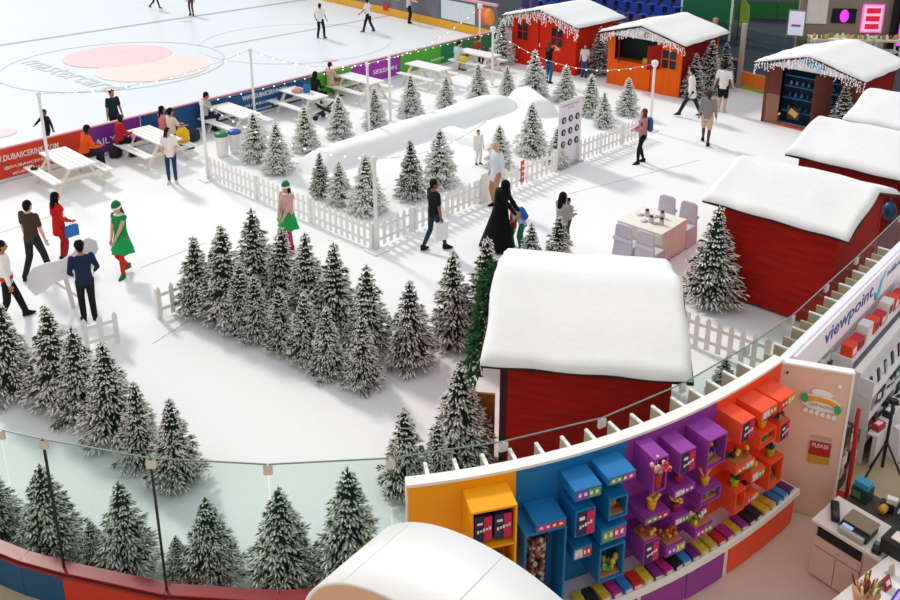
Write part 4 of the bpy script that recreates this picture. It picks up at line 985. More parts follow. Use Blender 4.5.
sitter('person in brown jacket sitting beside the boy in pale blue', TB[6], -.75, 1, True, top=('#8a5233', 'long'), bottom=('#1e1f26', 'long'), H=1.6, lean=15, hairc='#6a3a22')
# standing visitors
person('girl in white tee and jeans standing by the picnic table', at(173, 183), 165, 1.6, top=('#efe6e4', 'short'), bottom=('#24405e', 'tight'), hair='long', hairc='#3a211b', female=True, look=(-60, 5), skin='light', shoes='#d9d4d0', hands=((-.14, .26, 1.02), (.16, .26, 1.02)))
person('elf helper with ponytail in green dress and red tights', at(126, 275), 205, 1.68, feet=((-.05, .12, .08), (.08, -.16, .16)), top=('#1f8f48', 'bare'), bottom=('#c8301f', 'tight'), shoes='#1f7a3e', hair='pony', hairc='#5a3322', female=True, skin='light', extra=elf_dress(), hands=((-.02, .26, .86), (.05, .26, .86)), look=(0, 15))
person('elf helper with long black hair behind the fir clump', at(290, 249), 210, 1.62, top=('#d9a9a0', 'long'), bottom=('#b03a72', 'tight'), shoes='#7a1f2a', hair='long', female=True, skin='light', extra=elf_dress(), hands=((-.06, .24, .92), (.08, .24, .95)))
person('man in dark brown tee walking past the white cutout', at(38, 277), 20, 1.76, feet=walk2, top=('#45382f', 'short'), bottom=('#26282a', 'long'), hands=((-.3, .1, .82), (.32, .05, .85)), skin='light')
person('woman in red jacket with long black hair and blue bag', at(64, 262), 40, 1.66, top=('#d2261f', 'tunic'), bottom=('#a3202a', 'tight'), hair='long', hairc='#15121a', female=True, extra=held_bag('#3b72b8', 1, .3, .26), hands=((-.2, .2, 1.0), (.22, .18, 1.05)))
person('person in white shirt and black trousers beside the white cutout', at(13, 321), 60, 1.7, feet=walk, top=('#efece8', 'long'), bottom=('#1b1c20', 'long'), extra=lambda t, J: J['put']('sash', (lambda q: (ell(q, [(J['P'] + J['up'] * .02, J['rt'] * .185, J['fw'] * .14), (J['P'] + J['up'] * .1, J['rt'] * .18, J['fw'] * .135)]), q.mesh('sash', J['fab']('#c8491f')))[1])(MB())))
person('person in navy jacket and hat bowing next to the white cutout', at(90, 320), 330, 1.62, top=('#25304a', 'long'), bottom=('#1c1f22', 'long'), look=(0, 35), hairc='#14151a', extra=cap_hat('#191a20'), hands=((-.2, .22, 1.0), (.24, .22, 1.0)), lean=6)
person('man in black tee and jeans carrying a white bag', at(434, 250), 60, 1.72, feet=walk2, top=('#191b1e', 'short'), bottom=('#2b3a4e', 'tight'), skin='brown', extra=held_bag('#f1f1f1', 1, .32, .42), look=(30, 0))
person('man in white shirt and khaki trousers with shoulder strap', at(496, 207), 240, 1.78, top=('#dfe3ec', 'tunic'), bottom=('#b58f68', 'long'), hair=None, skin='light', extra=strap('#2a2f48'), hands=((-.3, .0, .85), (.3, .0, .85)))
def abaya(t, J):
    q = MB(); P = J['P']; n = 20; rs = []
    for z, rx, ry, oy in ((.93, .02, .02, 0), (.6, .17, .13, 0), (.45, .2, .15, 0), (.2, .2, .16, 0), (0, .23, .2, -.02), (-.4, .31, .3, -.06), (-.86, .4, .42, -.1)):
        if z > .8: continue
        rs.append([Vector((rx * math.cos(2 * math.pi * i / n), oy + ry * math.sin(2 * math.pi * i / n), P.z + z * 1.0)) for i in range(n)])
    q.rings(rs[::-1]); J['put']('robe', q.mesh('robe', J['fab']('#111214')))
    q = MB(); q.ball(J['Hd'] + J['hz'] * .025 - J['hy'] * .012, (.105, .118, .14), 12, 8, rot=J['hr']); ell(q, [(J['Hd'] - J['hz'] * .06, J['hx'] * .1, J['hy'] * .11), (J['Hd'] - J['hz'] * .2, J['hx'] * .17, J['hy'] * .13)], 12); J['put']('veil', q.mesh('veil', J['fab']('#121316')))
person('woman in long black robe and veil leaning to the child', at(500, 249), 110, 1.68, lean=8, top=('#131417', 'long'), bottom=('#131417', 'long'), female=True, hair=None, extra=abaya, hands=((-.1, .42, 1.0), (.15, .42, 1.0)))
person('child in pale blue shirt bending under a blue cap', at(522, 249), 290, 1.2, lean=28, top=('#a9c3cc', 'short'), bottom=('#2f6a55', 'long'), extra=both(backpack('#2465c8'), cap_hat('#1f57b8')), hands=((-.15, .45, .95), (.15, .45, .95)))
person('small child in red top beside the woman in black robe', at(513, 246), 250, 1.0, top=('#c9402f', 'long'), bottom=('#2f6a55', 'long'))
person('woman in grey top hugging a child behind the hut roof', at(560, 262), 60, 1.66, top=('#a9a6a6', 'long'), bottom=('#3a3c46', 'long'), hair='long', female=True, hands=((-.05, .3, 1.2), (.05, .3, 1.15)))
person('small child held close by the woman in grey', at(566, 258) + Vector((0, 0, .45)), 230, 1.0, top=('#b8b2ae', 'long'), bottom=('#55565f', 'long'), skin='tan', hands=((-.2, .35, 1.2), (.2, .35, 1.2)))
person('woman in pink jacket with blue backpack looking up', at(641, 163), 265, 1.66, feet=((-.1, .14, .08), (.1, -.1, .08)), top=('#b57a7c', 'long'), bottom=('#191b20', 'tight'), hair='long', hairc='#6a3a26', female=True, skin='light', extra=backpack('#2f5f8a'), hands=((-.08, .26, 1.08), (.08, .26, 1.08)), look=(10, -12))
person('woman in black top photographing the red hut', at(548, 83), 40, 1.66, top=('#24201f', 'bare'), bottom=('#2f5f86', 'long'), hair='long', hairc='#6a4526', female=True, skin='light', hands=((-.05, .3, 1.5), (.12, .3, 1.5)))
person('child in white shirt and jeans in front of the red hut', at(584, 77), 200, 1.35, top=('#e6e2df', 'short'), bottom=('#2c5a90', 'long'), hair='long', hairc='#4a2a20', female=True, skin='light')
person('man in long white tee walking past the orange hut', at(690, 117), 290, 1.72, feet=((-.09, .4, .1), (.09, -.35, .12)), top=('#eceae8', 'tunic'), bottom=('#27332f', 'long'), skin='light', lean=5)
person('man in grey top and beige shorts seen from behind', at(705, 144), 20, 1.72, feet=walk, top=('#8b8784', 'long'), bottom=('#c9b090', 'shorts'), skin='dark', hairc='#4a2f22')
person('man in white tee and black shorts near the firs', at(721, 112), 30, 1.76, top=('#e9e8e8', 'short'), bottom=('#1c1e22', 'shorts'), skin='light', shoes='#cfccc8', hands=((-.32, .05, .9), (.32, .05, .9)))
person('small child in white clothes inside the snow enclosure', at(478, 164), 150, 1.05, top=('#f0ece8', 'long'), bottom=('#e9e4e0', 'long'), hairc='#7a3f2c', skin='light')
# bags and small belongings
def bagthing(name, label, p, c, rz=0, sz=(.34, .2, .42)):
    t = thing(name, label, 'bag', p, rz); X, Y = Vector((sz[0] / 2, 0, 0)), Vector((0, sz[1] / 2, 0)); q = MB()
    ell(q, [(Vector((0, 0, .0)), X * .8, Y * .8), (Vector((0, 0, .04)), X, Y), (Vector((0, -.01, sz[2] * .7)), X * .95, Y * .9), (Vector((0, 0, sz[2])), X * .5, Y * .5)], 14); q.build('sack', M('bag_' + c[1:], c, .7, var=.12), t)
    q = MB(); ell(q, [(Vector((0, -sz[1] * .5, sz[2] * .12)), X * .6, Y * .3), (Vector((0, -sz[1] * .52, sz[2] * .4)), X * .55, Y * .25)], 10); q.build('pocket', M('bag_' + c[1:], c, .7, var=.12), t)
    q = MB(); q.tube([(-.05, 0, sz[2] * .96), (0, 0, sz[2] + .07), (.05, 0, sz[2] * .96)], .012, 6); q.build('handle', BLACK, t); return t
bagthing('backpack', 'yellow backpack resting on the picnic bench end', bench(TB[1], .4, 1) + Vector((0, 0, .475)), '#eebb1c', .6, (.42, .28, .42))
bagthing('backpack', 'black rucksack on the floor by the plaid shirt person', at(116, 157), '#23262b', .8, (.4, .3, .5))
bagthing('duffel_bag', 'dark navy duffel bag lying beside the light pole', at(190, 141), '#1f2a3c', .9, (.75, .4, .4))
bagthing('shopping_bag', 'blue shopping bag on the picnic table near the black hood', TB[3].location + V * .1 + U * .1 + Vector((0, 0, .775)), '#2d74c0', .3, (.26, .2, .3))
bagthing('soft_bag', 'pink bag lying on the picnic table', TB[3].location + V * -.15 - U * .12 + Vector((0, 0, .775)), '#e6a9a4', .3, (.4, .25, .16))
bagthing('parcel_bag', 'bright yellow bag beside the boy in pale blue', bench(TB[6], -.2, -1) + Vector((0, 0, .475)), '#e8cf2a', .3, (.34, .24, .24))
bagthing('wallet_pouch', 'small black pouch on the picnic bench at the red board', bench(TB[0], -.55, -1) + Vector((0, 0, .475)), '#26262a', .3, (.22, .12, .06))
# folded black pushchair by the table
t = thing('folded_pushchair', 'folded black pushchair between the picnic tables', 'pushchair', at(326, 119), hz(60))
for a, b_ in (((-.35, 0, .1), (.35, .1, .55)), ((-.3, .2, .55), (.4, -.05, .12)), ((-.4, -.1, .25), (.3, .25, .3))): MB().tube([a, b_], .03, 7).build('bar', BLACK, t)
MB().box((0, .05, .33), (.5, .3, .08), mat=Matrix.Rotation(.5, 4, 'Y')).build('seat_cloth', M('pram_cloth', '#1f2328', .8), t)
for x, y in ((-.38, 0), (.38, 0), (0, .25)): 
    q = MB(); q.tube([(x, y - .02, .09), (x, y + .02, .09)], .09, 14); q.build('wheel', BLACK, t)
# ---------------------------------------------------------------- curved glass balustrade on a red kerb
GP = [(-6.6, 8.9), (-5.16, 8.31), (-4.59, 8.14), (-3.27, 7.82), (-1.97, 7.72), (-.65, 7.82), (.6, 8.10), (1.78, 8.52), (2.9, 9.2), (3.98, 10.04), (4.9, 10.85), (5.78, 11.78), (6.66, 12.7), (8.22, 14.4), (9.8, 16.1)]
GP = [Vector((x, y, 0)) for x, y in GP]
mall = M('mall_stone', '#b9a585', .5, var=.22, scale=2.2, detail=6)
mp_ = GP + [Vector((26, 14, 0)), Vector((26, -12, 0)), Vector((-26, -12, 0)), Vector((-26, 8.9, 0))]
struct(MB().add([(p.x, p.y, .006) for p in mp_], [tuple(range(len(mp_) - 1, -1, -1))]).build('floor_mall', mall), 'tan stone floor of the mall walkway')
K0, K1 = .55, 2.36
t = thing('glass_balustrade', 'curved frameless glass balustrade on a red kerb', 'balustrade')
kr = M('kerb_red', '#961c26', .35, var=.08); pbl = M('kerb_panel_blue', '#16507e', .5, var=.1); prd = M('kerb_panel_red', '#c8321f', .5, var=.1)
for i in range(len(GP) - 1):
    a, b = GP[i], GP[i + 1]; d = (b - a).normalized(); n = Vector((d.y, -d.x, 0)); g_ = d * .008; z = Vector((0, 0, 1)); th = n * .006
    MB().add([a + g_ + z * K0, b - g_ + z * K0, b - g_ + z * K1, a + g_ + z * K1], [(0, 1, 2, 3)]).build('pane', GLASS, t)
    MB().bar(a + g_ + z * K1, b - g_ + z * K1, .014, .012).build('pane_edge', M('glass_edge', '#6f8480', .3), t)
    q = MB(); A_, B_ = a - n * .09, b - n * .09; C_, D_ = b + n * .07, a + n * .07
    q.add([A_ + z * (K0 - .1), B_ + z * (K0 - .1), C_ + z * (K0 - .1), D_ + z * (K0 - .1), A_ + z * K0, B_ + z * K0, C_ + z * K0, D_ + z * K0], [(3, 2, 1, 0), (4, 5, 6, 7), (0, 1, 5, 4), (1, 2, 6, 5), (2, 3, 7, 6), (3, 0, 4, 7)]); q.build('kerb_cap', kr, t)
    MB().bar(a + n * .075 + z * (K0 - .035), b + n * .075 + z * (K0 - .035), .02, .012).build('kerb_groove', M('groove_dark', '#4a0f16', .6), t)
    MB().bar(a + n * .035 + z * .225, b + n * .035 + z * .225, .45, .05, up=n).build('kerb_panel', pbl if i in (0, 1) else prd, t)
    if i in (2, 3): MB().bar(a + z * K0, a + z * K1, .02, .03).build('joint_strip', BLACK, t)
    if i > 0:
        hd = math.degrees(math.atan2(d.x, d.y)); MB().box(a + z * (K1 - .07), (.1, .04, .11), rz=hz(hd)).build('clamp', M('clamp_pale', '#d6d2cc', .3, metal=.3), t)
# ---------------------------------------------------------------- candy wall
import bisect
def wy(x): return ((.00218372 * x + .06123177) * x + .20912998) * x + 7.514996
XS = [-.6 + 5.6 * i / 700 for i in range(701)]; AS = [0]
for i in range(700): AS.append(AS[-1] + math.hypot(XS[i + 1] - XS[i], wy(XS[i + 1]) - wy(XS[i])))
s00 = AS[bisect.bisect(XS, -.44)]; AS = [a - s00 for a in AS]
def wc(s, off=0.0, z=0.0):
    """place on the candy wall curve: s along it, off towards the shop floor"""
    i = min(698, max(1, bisect.bisect(AS, s))); x = XS[i - 1] + (XS[i] - XS[i - 1]) * (s - AS[i - 1]) / (AS[i] - AS[i - 1])
    d = Vector((1, (wy(x + .01) - wy(x - .01)) / .02, 0)).normalized(); n = Vector((d.y, -d.x, 0))
    return Vector((x, wy(x), z)) + n * off, d, n
def slab(mb, s0, s1, o0, o1, z0, z1, k=6, mi=0):
    for i in range(k):
        a, b = s0 + (s1 - s0) * i / k, s0 + (s1 - s0) * (i + 1) / k
        P_ = [wc(a, o0)[0], wc(b, o0)[0], wc(b, o1)[0], wc(a, o1)[0]]
        fs = [(3, 2, 1, 0), (4, 5, 6, 7), (0, 1, 5, 4), (2, 3, 7, 6)]
        if i == 0: fs.append((3, 0, 4, 7))
        if i == k - 1: fs.append((1, 2, 6, 5))
        mb.add([p + Vector((0, 0, z0)) for p in P_] + [p + Vector((0, 0, z1)) for p in P_], fs, mi)
    return mb
YEL = M('candy_yellow', '#f7a800', .5, var=.05, scale=2); CBL = M('candy_blue', '#1272b0', .5, var=.06, scale=2); CPU = M('candy_purple', '#93399c', .5, var=.06, scale=2); COR = M('candy_orange', '#f4502a', .5, var=.05, scale=2)
WT = 2.3; cw = thing('candy_wall', 'curved candy display wall in yellow, blue, purple and orange sections', 'display wall')
for (a, b, m_, nm) in ((0, 1.185, YEL, 'yellow'), (1.185, 2.58, CBL, 'blue'), (2.58, 4.02, CPU, 'purple'), (4.02, 5.40, COR, 'orange')):
    slab(MB(), a, b, 0, -.02, .58, WT - .01).build('wall_section', m_, cw)['label'] = nm + ' section of the candy wall'
slab(MB(), -.02, 5.44, -.02, -.13, .0, WT, 20).build('wall_core', WHITE, cw); slab(MB(), -.02, 5.44, .004, -.135, WT - .005, WT + .03, 20).build('top_cap', WHITE, cw)
slab(MB(), 0, 5.40, .0, .46, .54, .58, 18).build('shelf', M('shelf_lilac', '#e2d3da', .5), cw); slab(MB(), 0, 5.40, .43, .47, .50, .585, 18).build('shelf_edge', WHITE, cw)
slab(MB(), 0, 5.40, .0, .40, .0, .54, 18).build('plinth', WHITE, cw)
for (a, b, m_) in ((1.9, 2.55, CBL), (2.62, 3.25, CPU), (3.28, 3.9, CPU), (4.0, 5.36, COR)):
    slab(MB(), a, b, .40, .425, .04, .50, 4).build('cabinet_door', m_, cw)
for k in range(1, 34):
    s_ = -.1 + k * .17; p, d, n = wc(s_ if s_ < 5.3 else 5.3, -.265)
    if s_ > 5.3: break
    if k % 2 == 0:
        f = MB(); f.box((0, 0, 1.125), (.27, .035, 2.25)).build('fin', M('fin_beige', '#b3a48a', .6, var=.1), cw, p, math.atan2(n.y, n.x)); MB().box((0, 0, 2.26), (.27, .04, .02)).build('fin_cap', WHITE, cw, p, math.atan2(n.y, n.x))
# side panel with the logo
PA, PB = wc(5.40)[0], Vector((5.16, 9.5, 0)); pd = (PB - PA).normalized(); ph = math.degrees(math.atan2(pd.x, pd.y)); pl = (PB - PA).length
PINK = M('pink_beige_panel', '#e8c2ae', .55, var=.04, scale=1.5)
t = thing('shop_side_panel', 'pinkish beige side panel with candy shop logo', 'panel', PA, hz(ph))
MB().box((pl / 2, .05, 1.14), (pl, .08, 2.28)).build('panel', PINK, t); MB().box((pl / 2, .05, 2.29), (pl + .04, .12, .03)).build('top_cap', WHITE, t); MB().box((pl + .015, .05, 1.15), (.03, .11, 2.3)).build('edge', WHITE, t)
def disc(t, name, pts, z, mat, y0=-.004, d=.012):
    q = MB(); q.prism(pts, y0 - d, y0); q.v = [(x, z_, y) for x, y, z_ in q.v]; return q.build(name, mat, t)
def oval(cx, cz, rx, rz, rot=0, n=20): return [(cx + rx * math.cos(a) * math.cos(rot) - rz * math.sin(a) * math.sin(rot), cz + rx * math.cos(a) * math.sin(rot) + rz * math.sin(a) * math.cos(rot)) for a in [2 * math.pi * k / n for k in range(n)]]
lr = -.12
disc(t, 'logo_plate', oval(.53, 1.79, .25, .12, lr), 0, M('logo_white', '#f7f4ee', .5)); disc(t, 'logo_plate', oval(.53, 1.94, .13, .055, lr), 0, MATS['logo_white'])
disc(t, 'logo_band', oval(.52, 1.83, .22, .05, lr), 0, M('logo_orange', '#eaa43a', .5), -.018); disc(t, 'logo_band', oval(.53, 1.765, .18, .042, lr), 0, MATS['logo_white'], -.026)
for x, z in ((.325, 1.85), (.735, 1.745)): disc(t, 'logo_dot', oval(x, z, .045, .065), 0, M('logo_green', '#3fae6a', .5), -.03)
for k in range(6): disc(t, 'logo_drip', oval(.36 + .07 * k, 1.655 - .010 * k, .03, .035), 0, MATS['logo_white'])
text('logo_lettering', 'CANDYLICIOUS', M('logo_ink', '#6f8ea0', .5), t, frame(Vector((.38, -.042, 1.765)), (1, 0, -.12), (0, 0, 1)), width=.3, height=.045)
MB().box((.6, -.01, 1.1), (.26, .012, .2)).build('price_sign', M('sale_red', '#b5231f', .5), t); MB().box((.6, -.01, .93), (.26, .012, .12)).build('price_sign', M('sale_gold', '#c99a2c', .5, var=.15, scale=30), t)
text('lettering', 'PLEASE', LET, t, frame(Vector((.5, -.018, 1.12)), (1, 0, 0), (0, 0, 1)), width=.2, height=.06)
for z in (1.28, 1.25): MB().box((.6, -.003, z), (.26, .004, .008)).build('small_print', M('print_grey', '#b79a8e', .6), t)
MB().ball((.08, -.01, 2.16), .018).build('screw', DARK, t)
MB().ball((.72, -.012, 2.08), .03).build('lamp_button', WHITE, t)
# shop floor
sf = [wc(s_, .4)[0] for s_ in (-.3, .5, 1.2, 1.9, 2.6, 3.3, 4.0, 4.7, 5.4)] + [wc(5.4, 0)[0], Vector((5.16, 9.47, 0)), Vector((5.3, 8.9, 0)), Vector((5.8, 6.5, 0)), Vector((1, 4, 0)), Vector((-1.5, 5, 0))]
struct(MB().add([(p.x, p.y, .012) for p in sf], [tuple(range(len(sf) - 1, -1, -1))]).build('floor_shop', M('shop_floor_pink', '#dcbfae', .45, var=.06, scale=1.2)), 'pinkish floor inside the candy shop')
# ---- display boxes
NAVY = M('print_navy', '#2a2450', .45); MAG = M('print_magenta', '#c8205c', .45); PW = M('print_white', '#eeeaf0', .5)
def dbox(col, s0, w_, z, h_, kind, label, dep=.36):
    # s0 is measured along the front edges of the boxes; the wall behind is a little longer
    p, d, n = wc(s0 + w_ / 2, 0); t = thing('display_box', label, 'display box', p + Vector((0, 0, z - h_)), math.atan2(d.y, d.x))
    x, y = w_ / 2, dep
    if kind in ('open', 'tower', 'shelfunit'):
        for nm, c, dm in (('top_panel', (0, -y / 2, h_ - .012), (w_, y, .024)), ('bottom_panel', (0, -y / 2, .012), (w_, y, .024)), ('side_panel', (-x + .012, -y / 2, h_ / 2), (.024, y, h_ - .05)), ('side_panel', (x - .012, -y / 2, h_ / 2), (.024, y, h_ - .05)), ('back_panel', (0, -.06, h_ / 2), (w_ - .05, .02, h_ - .05))):
            MB().box(c, dm).build(nm, col, t)
        if kind == 'shelfunit': MB().box((0, -y / 2, h_ * .48), (w_ - .05, y - .01, .025)).build('shelf', col, t)
    else:
        wide(MB().box((0, -y / 2, h_ / 2), (w_, y, h_)).build('box', col, t), .004, 1)
        if kind == 'poster':
            MB().box((0, -y - .003, h_ / 2), (w_ * .84, .006, h_ * .88)).build('poster', NAVY, t); MB().box((w_ * .24, -y - .008, h_ * .5), (w_ * .36, .006, h_ * .86)).build('poster_band', MAG, t)
            MB().box((-w_ * .2, -y - .014, h_ * .72), (w_ * .26, .004, h_ * .12)).build('poster_mark', PW, t)
            for k in range(5): MB().box((-w_ * .26 + k * w_ * .13, -y - .014, h_ * (.40 + .03 * k)), (w_ * .09, .004, h_ * (.12 - .05 * (k % 2)))).build('poster_mark', PW, t)
        else:
            cs = [random.choice(('#e9c8d0', '#d83a8c', '#e6c03a', '#e87a2a', '#d8342a', '#8a4ab8', '#f0e6d0', '#6aa84a')) for _ in range(2)]
            for k in range(2):
                MB().box(((k - .5) * w_ * .45, -y - .003, h_ / 2), (w_ * .42, .006, h_ * .7)).build('print', M('pack_' + cs[k][1:], cs[k], .5, var=.45, scale=28), t)
            for k in range(4): MB().box((-w_ * .33 + k * w_ * .21, -y - .009, h_ * .55), (w_ * .1, .004, h_ * .28)).build('print_mark', PW, t)
    return t
def onfront(s0, w_, z, u=.5, off=.2): return wc(s0 + w_ * u, off, z)
COLS = dict(Y=YEL, B=CBL, P=CPU, O=COR); NM = dict(Y='yellow', B='blue', P='purple', O='orange')
BOX = [('Y1', .58, .50, 2.19, .95, 'shelfunit', 'holding two navy cartons'), ('B1', 1.70, .33, 2.17, .14, 'flat', 'flat, on the top row beside the bare blue wall'), ('B2', 2.09, .36, 2.21, .10, 'flat', 'flat, on the top row at the purple border'),
 ('B3', 1.27, .36, 1.86, .10, 'flat', 'flat, sitting on the tall tube tower'), ('B3t', 1.15, .49, 1.76, 1.15, 'tower', 'tall, around a tube of wrapped sweets'), ('B4', 1.72, .25, 1.90, .35, 'poster', 'upright, with navy and pink poster'),
 ('B5', 2.12, .25, 1.93, .29, 'open', 'open, with little brown figures'), ('B6', 2.04, .34, 1.54, .20, 'flat', 'flat, above the green toy box'), ('B7', 1.72, .23, 1.40, .16, 'flat', 'small, beneath the blue poster box'), ('B8', 2.04, .34, 1.28, .48, 'open', 'open, with green toys'),
 ('P1', 2.68, .20, 2.25, .46, 'open', 'narrow and tall, holding red lollipops'), ('P2', 3.05, .24, 2.19, .30, 'poster', 'upright, with poster on the top row'), ('P3', 3.47, .32, 2.19, .41, 'open', 'large, with coloured bottles'),
 ('P4', 2.61, .36, 1.47, .09, 'flat', 'flat, under the pot of yellow flowers'), ('P4b', 2.63, .23, 1.12, .31, 'poster', 'upright, with poster near the shelf'), ('P5', 3.00, .33, 1.69, .10, 'flat', 'flat, under the red pot'), ('P6', 3.43, .35, 1.46, .19, 'open', 'open, with green packets'),
 ('P7', 3.05, .23, 1.28, .10, 'flat', 'small, under the dark pink pot'), ('P8', 2.96, .31, .90, .14, 'flat', 'flat, low box below orange sweets'), ('P9', 3.40, .31, .94, .12, 'flat', 'flat, low box under mixed sweets'),
 ('O1', 4.03, .25, 2.19, .29, 'poster', 'upright, with poster at the purple border'), ('O2', 4.40, .33, 2.19, .14, 'flat', 'flat, in the middle of the top row'), ('O3', 4.78, .34, 2.17, .14, 'flat', 'flat, on the top row at the side panel'), ('O4', 4.43, .35, 1.83, .20, 'open', 'open, with green packets'),
 ('O5', 4.86, .22, 1.79, .27, 'poster', 'upright, with poster beside the side panel'), ('O6', 4.01, .37, 1.56, .11, 'flat', 'flat, carrying black and yellow jars'), ('O7', 4.35, .28, 1.31, .14, 'flat', 'flat, under the heap of yellow sweets'), ('O8', 4.74, .31, 1.26, .41, 'open', 'tall and dark inside beside the side panel'),
 ('O9', 4.07, .20, 1.17, .33, 'open', 'narrow, below the lime pot'), ('O10', 4.30, .25, .97, .10, 'flat', 'small, lowest of its section')]
for nm, s0, w_, z, h_, kind, ds in BOX: dbox(COLS[nm[0]], s0 * 1.0, w_, z, h_, kind, '%s display box, %s' % (NM[nm[0]], ds))
BX = {b[0]: b for b in BOX}
def pot(nm, col, kind, label, u=.5):
    b = BX[nm]; p, d, n = wc(b[1] + b[2] * u, .25, b[3] + .001); t = thing('sweet_pot', label, 'pot', p, math.atan2(d.y, d.x))
    MB().lathe([(.04, 0), (.045, .005), (.056, .09), (.06, .1)], n=12).build('pot', M('pot_' + col[1:], col, .4), t); r = random.Random(label)
    if kind == 'rods':
        for k in range(7): MB().tube([(0, 0, .07), (r.uniform(-.1, .1), r.uniform(-.06, .06), .25)], .014, 6).build('candy_rod', M('rod_peach', '#e58a6a', .4), t)
    elif kind == 'balls':
        for k in range(5): MB().ball((r.uniform(-.045, .045), r.uniform(-.04, .04), .13 + r.uniform(0, .05)), .036, 8, 6).build('bonbon', M('bonbon_dark', '#23302f', .3), t)
    else:
        for k in range(8): MB().ball((r.uniform(-.06, .06), r.uniform(-.05, .05), .12 + r.uniform(0, .09)), (.03, .03, .018), 7, 5).build('flower', M('flower_yellow', '#e8c04a', .5, var=.2), t)
pot('P6', '#e8b21c', 'rods', 'yellow pot of peach candy rods on a purple box'); pot('P4', '#eeb41c', 'flowers', 'yellow pot of yellow flowers on a purple box'); pot('O9', '#a8c832', 'balls', 'lime pot with dark balls on the narrow orange box')
pot('O8', '#a4c02c', 'balls', 'lime pot with dark balls beside the side panel'); pot('O4', '#eab020', 'balls', 'yellow pot with dark balls on an orange box'); pot('P5', '#b02a4c', 'balls', 'red pot with dark balls on a flat purple box')
pot('P7', '#a02458', 'flowers', 'dark pink pot of yellow flowers on a small purple box'); pot('O10', '#c23a24', 'balls', 'red pot with dark balls on the lowest orange box')
def heap(nm, cols, label, cnt=16, inside=False, ball=.026, zf=None):
    b = BX[nm]; p, d, n = wc(b[1] + b[2] * .5, .2, (b[3] + .002) if not inside else (b[3] - b[4] + .026)); t = thing('sweets_tray', label, 'sweets', p, math.atan2(d.y, d.x)); r = random.Random(label)
    MB().box((0, -.03, .01), (b[2] * .8, .2, .02)).build('tray', M('tray_tan', '#b97a4e', .6), t); w_ = b[2] * .36
    for k in range(cnt):
        c = cols[k % len(cols)]; hh = r.uniform(.03, .10 if not inside else min(.2, b[4] * .45)); MB().ball((r.uniform(-w_, w_), r.uniform(-.11, .04), hh), (ball, ball, ball * r.uniform(.8, 1.9)), 7, 5).build('sweet', M('sweet_' + c[1:], c, .4), t)
heap('B5', ('#8a5a34', '#b07a44', '#5e3a24'), 'tray of little brown sweet figures in a blue box', 10, True); heap('B8', ('#4f8a3c', '#d8c04a', '#7aa83c', '#c8a040'), 'tray of green and yellow sweet toys in a blue box', 14, True, .034)
heap('P3', ('#2f9ad0', '#e04a3a', '#e8c83a', '#3aa860', '#3a50b8'), 'tray of bright coloured bottles in a purple box', 16, True, .026); heap('P6', ('#4aa84a', '#2f8a3c', '#a8d060'), 'tray of green packets in a purple box', 10, True, .03); heap('O4', ('#5a9a3c', '#2f7a34'), 'tray of green packets in an orange box', 10, True, .03)
heap('O8', ('#6a2a1c', '#8a4a2a', '#3a2018'), 'dark sweets in the tall orange box', 10, True, .03); heap('P9', ('#e8c83a', '#f0f0e8', '#4aa84a', '#d83a3a'), 'mixed bright sweets on the low purple box', 18); heap('P8', ('#e08a2c', '#d8a85a', '#c05a2a'), 'orange sweets on the low purple box', 14)
heap('O6', ('#2a2226', '#e8c03a', '#b02a2a'), 'black, red and yellow jars on an orange box', 8, False, .034); heap('O7', ('#f0b020', '#e88a1c'), 'heap of yellow sweets on an orange box', 16); heap('O5', ('#e0922c', '#5a3a3a', '#3a2a3a'), 'dark and amber sweets on the poster box beside the panel', 9); heap('P4b', ('#d8a83a', '#a8323a'), 'amber and red sweets on the lower poster box', 7, False, .03)
heap('O9', ('#e88a4a',), 'peach sweets in the narrow orange box', 5, True, .03)
# tube of sweets in the blue tower, cartons in the yellow unit, lollipops
b = BX['B3t']; p, d, n = wc(b[1] + .2, .2, b[3] - b[4] + .026); t = thing('sweets_tube', 'clear tube packed with wrapped pink and brown sweets', 'tube', p); MB().lathe([(.125, 0), (.125, 1.02), (.12, 1.03)], n=18).build('tube', CLEAR, t); r = random.Random(4); q = MB()
for k in range(300):
    a = r.uniform(0, 6.3); q.ball((.095 * math.cos(a), .095 * math.sin(a), r.uniform(.03, .96)), r.uniform(.02, .032), 6, 4, mi=k % 4)
o = q.build('wrapped_sweets', [M('wrap_' + c[1:], c, .5) for c in ('#c87a72', '#e6d2c4', '#7a4038', '#a8625a')], t); o['kind'] = 'stuff'
for k in range(2):
    p, d, n = wc(.58 + .15 + .21 * k, .24, 2.19 - .95 * .48 + .014); t = thing('candy_carton', 'navy and pink candy carton on the yellow shelf unit', 'carton', p, math.atan2(d.y, d.x), 'cartons in the yellow unit')
    MB().box((0, 0, .16), (.19, .14, .32)).build('carton', NAVY, t); MB().box((.05, -.073, .16), (.085, .006, .31)).build('band', MAG, t); MB().box((-.04, -.078, .24), (.06, .004, .03)).build('mark', PW, t)
    for j in range(5): MB().box((-.06 + .032 * j, -.079, .14 + .008 * j), (.022, .004, .04 - .012 * (j % 2))).build('mark', PW, t)
for k in range(6):
    p, d, n = wc(.64 + .06 * k, .26, 2.19 - .95 + .026); c = ('#e0562a', '#4a8a3c', '#e0b02c', '#b0322a', '#e8822c', '#5a7a30')[k]; t = thing('snack_packet', 'upright %s snack packet on the lower yellow shelf' % ('orange', 'green', 'yellow', 'red', 'amber', 'olive')[k], 'packet', p, math.atan2(d.y, d.x) + .2)
    wide(MB().box((0, 0, .12), (.045, .12, .24)).build('wrapper', M('packet_' + c[1:], c, .5, var=.25, scale=20), t), .008); MB().box((0, -.062, .14), (.03, .004, .08)).build('label_print', PW, t)
